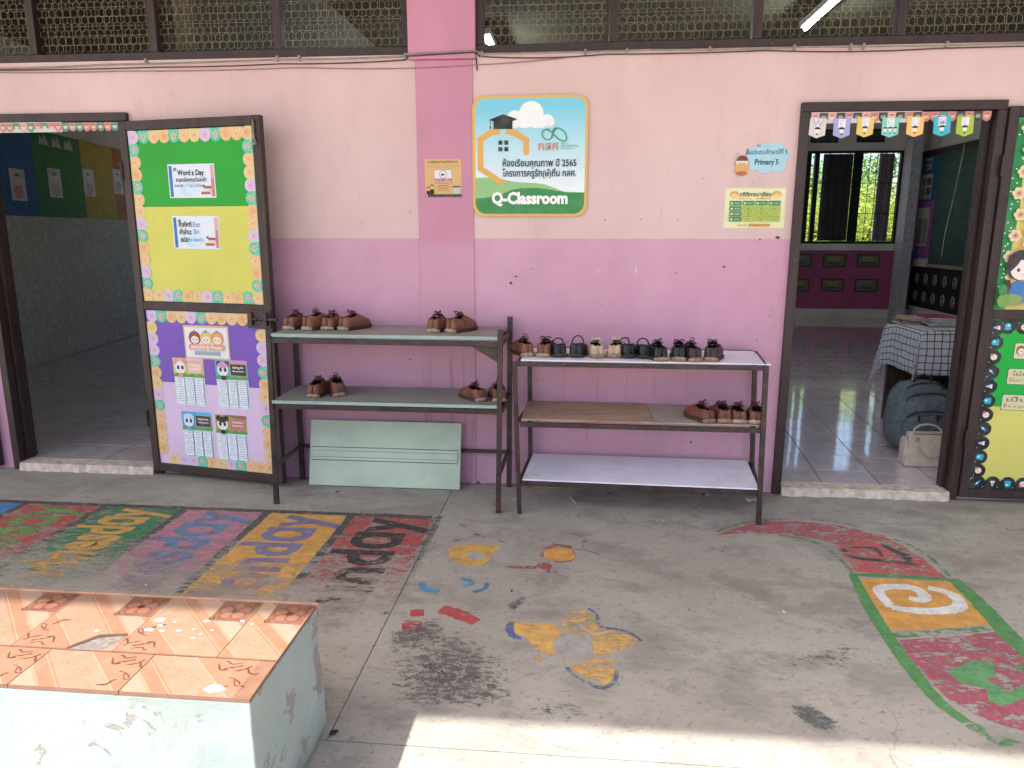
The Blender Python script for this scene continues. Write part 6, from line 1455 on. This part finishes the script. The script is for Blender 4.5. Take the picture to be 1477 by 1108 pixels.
MB().tube([(-.10, -.030, .198), (.10, -.030, .198)], .0035, 6).build('seam', bs, hb)
MB().tube([(.082 * math.cos(a), -.05 - .012 * math.sin(a), .155 - .095 * math.sin(a)) for a in [PI * i / 14 for i in range(15)]], .0055, 8).build('front_handle', bl, hb, smooth=True)
MB().tube([(.082 * math.cos(a), .01 + .01 * math.sin(a), .200 + .045 * math.sin(a)) for a in [PI * i / 14 for i in range(15)]], .006, 8).build('back_handle', bl, hb, smooth=True)
mt_ = simple('handbag_ring', (.35, .30, .24), .3, .5, .2, 40, .8)
for s_ in (-.082, .082): MB().tube([(s_ + .011 * math.cos(a), -.046, .165 + .013 * math.sin(a)) for a in [2 * PI * i / 12 for i in range(12)]], .0028, 6, closed=True).build('ring', mt_, hb, smooth=True)

# ---- the seated teacher, almost wholly hidden behind the door jamb; a forearm rests on the desk
def skinned(name, verts, edges, rad, mat, parent, root=0, sub=2):
    me = bpy.data.meshes.new(name); me.from_pydata([Vector(v) for v in verts], edges, []); o = bpy.data.objects.new(name, me); COL.objects.link(o); o.parent = parent
    o.modifiers.new('skin', 'SKIN').use_smooth_shade = True
    for i, r in enumerate(rad): sv = me.skin_vertices[0].data[i]; sv.radius = (r, r) if not isinstance(r, tuple) else r; sv.use_root = (i == root)
    s = o.modifiers.new('sub', 'SUBSURF'); s.levels = s.render_levels = sub; me.materials.append(mat); return o
skin = simple('light_brown_skin', (.36, .19, .12), .5, .4, .06, 8); shirt = simple('grey_brown_blouse', (.16, .12, .11), .8); hair = simple('black_hair', (.012, .010, .010), .45, .4, .3, 60); skirt = simple('dark_skirt', (.03, .03, .045), .85)
tc = empty('person', 'person seated at the desk behind the door frame, one forearm resting on the cloth', 'person', (3.32, 1.20, .05), 0)
V = [(0, 0, .50), (0, 0, .66), (-.02, 0, .84), (-.03, 0, .98), (-.04, 0, 1.06), (-.06, 0, 1.16), (-.06, 0, 1.26),
     (-.03, -.16, .96), (-.20, -.24, .78), (-.42, -.20, .765), (-.68, -.12, .770), (-.03, .16, .96), (-.14, .24, .78), (-.34, .17, .765), (-.50, .10, .775),
     (-.02, -.09, .47), (-.40, -.10, .47), (-.42, -.10, .09), (-.02, .09, .47), (-.40, .10, .47), (-.42, .10, .09), (-.54, -.10, .045), (-.54, .10, .045)]
E_ = [(0, 1), (1, 2), (2, 3), (3, 4), (4, 5), (5, 6), (3, 7), (7, 8), (8, 9), (9, 10), (3, 11), (11, 12), (12, 13), (13, 14), (0, 15), (15, 16), (16, 17), (0, 18), (18, 19), (19, 20), (17, 21), (20, 22)]
Rr = [(.15, .12), (.13, .10), (.14, .10), (.13, .09), .05, .085, .08, .058, .046, .038, .026, .058, .046, .038, .026, .085, .065, .042, .085, .065, .042, .03, .03]
skinned('body', V, E_, Rr, skin, tc)
superq(.155, .205, .24, .8, 20, lambda p_: p_ + Vector((-.015, 0, .76))).build('blouse', shirt, tc, smooth=True)
for s_ in (-1, 1): MB().tube([(-.03, s_ * .15, .965), (-.12, s_ * .205, .87), (-.17, s_ * .235, .80)], [.072, .066, .060], 12).build('sleeve', shirt, tc, smooth=True)
superq(.26, .21, .12, .7, 20, lambda p_: p_ + Vector((-.20, 0, .48))).build('skirt', skirt, tc, smooth=True)
superq(.105, .10, .135, .9, 18, lambda p_: p_ + Vector((-.03, 0, 1.25))).build('hair', hair, tc, smooth=True)
superq(.012, .010, .022, .9, 8, lambda p_: p_ + Vector((-.15, 0, 1.20))).build('nose', skin, tc, smooth=True)
for s_ in (-1, 1): superq(.008, .012, .008, .9, 8, lambda p_, s_=s_: p_ + Vector((-.138, s_ * .034, 1.225))).build('eye', M['black'], tc, smooth=True)
superq(.008, .024, .006, .9, 8, lambda p_: p_ + Vector((-.142, 0, 1.155))).build('mouth', simple('lips', (.35, .10, .08), .5), tc, smooth=True)
for hx_, hy_, s_ in ((-.68, -.12, 1), (-.50, .10, -1)):                # hands: palm plus four curled fingers and a thumb, rooted in the wrist
    base = Vector((hx_, hy_, .768)); vv = [base, base + Vector((-.045, .01 * s_, .004))]; ee = [(0, 1)]; rr_ = [.024, (.032, .017)]
    for k in range(4):
        o0 = base + Vector((-.080, (.030 - .019 * k) * s_, .008)); L1 = (.024, .028, .026, .020)[k]
        i0 = len(vv); vv += [o0, o0 + Vector((-L1, .002, -.003)), o0 + Vector((-L1 * 1.5, .002, -.018)), o0 + Vector((-L1 * 1.25, .002, -.026))]; ee += [(1, i0), (i0, i0 + 1), (i0 + 1, i0 + 2), (i0 + 2, i0 + 3)]; rr_ += [.0100, .0090, .0082, .0075]
    i0 = len(vv); vv += [base + Vector((-.035, .038 * s_, 0)), base + Vector((-.062, .050 * s_, -.006)), base + Vector((-.082, .045 * s_, -.012))]; ee += [(1, i0), (i0, i0 + 1), (i0 + 1, i0 + 2)]; rr_ += [.011, .010, .009]
    skinned('hand', vv, ee, rr_, skin, tc, 0, 1)
ch = empty('chair', 'dark wooden chair under the seated person behind the desk', 'chair', (3.36, 1.20, .05))
MB().box(-.22, .22, -.22, .22, .36, .385).build('seat', wd, ch, bevel=.004); MB().box(.20, .225, -.20, .20, .55, .85).build('backrest', wd, ch, bevel=.004)
for a in (-.20, .18):
    for b_ in (-.20, .17): MB().box(a, a + .03, b_, b_ + .03, 0, .359 if a < 0 else .84).build('leg', wd, ch, bevel=.003)

# thin pale strand added to imitate a highlight beside the right jamb
tag(MB().tube([(1.945, .10, 1.985), (1.94, .11, 1.8), (1.925, .12, 1.6), (1.905, .12, 1.42), (1.90, .12, 1.30)], .0008, 6).build('jamb_highlight_strand', M['cable'], smooth=True), 'thin pale strand standing in for a highlight beside the right door jamb', 'highlight')

# ================================================================== LITTER ON THE FLOOR
rl = random.Random(21)
def scrap(name, x, y, r, mat, lab, cat='litter', grp=None, h=.004, flat=1):
    n = 7; t = MB(); a0 = rl.uniform(0, 6); pts = [(x + r * rl.uniform(.5, 1.2) * math.cos(a0 + i * 2 * PI / n), y + r * flat * rl.uniform(.5, 1.2) * math.sin(a0 + i * 2 * PI / n), .0035 + h * rl.uniform(.1, 1)) for i in range(n)]
    cpt = (x, y, .0035 + h); b = len(t.v); t.v += pts + [cpt]
    for i in range(n): t.face((b + i, b + (i + 1) % n, b + n))
    o = t.build(name, mat); s_ = o.modifiers.new('t', 'SOLIDIFY'); s_.thickness = .0008; tag(o, lab, cat, grp)
pw = simple('white_scrap', (.72, .72, .68), .7); pc = simple('cream_flake', (.58, .52, .44), .8); pbk = simple('black_scrap', (.02, .02, .02), .6)
scrap('paper_scrap', -.335, -.265, .012, pw, 'tiny white scrap near the left front leg of the right rack')
tag(MB().tube([(-.035, -.20, .005), (.0, -.295, .005)], .0022, 6).build('white_stick', pw), 'thin white stick on the floor under the right rack', 'litter')
scrap('foil_wrapper', .719, -.125, .022, simple('bluish_wrapper', (.35, .45, .52), .3, .5), 'crumpled bluish wrapper under the right end of the right rack', h=.022)
scrap('foil_wrapper', .70, -.100, .016, pbk, 'dark half of the crumpled wrapper under the right rack', h=.012)
scrap('leaf_scrap', .935, -.165, .022, pc, 'larger pale leaf scrap beside the right rear rack leg', h=.012); scrap('leaf_scrap', .975, -.150, .018, pc, 'pale dry leaf scrap nearest the right door frame', h=.010)
scrap('paper_scrap', .802, -1.355, .009, pw, 'white paper fleck alone on the open grey floor')
scrap('plaster_crumb', .18, -.115, .028, pbk, 'black sliver of plastic under the right rack', flat=.35)
GF = 'paint flakes on the floor below the leaning green board'
for k, (x, y, r) in enumerate([(-1.487, -.156, .010), (-1.455, -.17, .008), (-1.397, -.238, .008), (-1.47, -.25, .009), (-1.50, -.245, .006), (-1.43, -.16, .006), (-1.36, -.23, .007)]): scrap('paint_flake', x, y, r, pc, 'pale paint flake on the floor below the leaning green board', 'litter', GF)
for k, (x, y, r) in enumerate([(-1.33, -.245, .010), (-1.29, -.31, .007), (-1.0, -.21, .005)]): scrap('dark_crumb', x, y, r, pbk, 'dark crumb on the floor near the leaning board, %s' % ('largest', 'middle', 'rightmost')[k], 'litter', None, .008)
GW = 'tiny white flecks scattered over the concrete floor'
for k in range(26): scrap('white_fleck', rl.uniform(-2.0, 2.2), rl.choice([rl.uniform(-.5, -.05), rl.uniform(-1.9, -.2)]), rl.uniform(.002, .006), pw if k % 2 else pc, 'tiny pale fleck lying on the concrete floor', 'litter', GW, .003)
GP = 'small dark crumbs scattered over the concrete floor'
for k in range(22): scrap('dirt_crumb', rl.uniform(-1.6, 2.2), rl.choice([rl.uniform(-.5, -.02), rl.uniform(-1.9, -.2)]), rl.uniform(.003, .007), M['wood'], 'small dark crumb lying on the concrete floor', 'litter', GP, .005)
scrap('dirt_crumb', -.690, -2.19, .016, pbk, 'dark clump of dirt at the foot of the bench corner', h=.008)
bpy.context.view_layer.update()
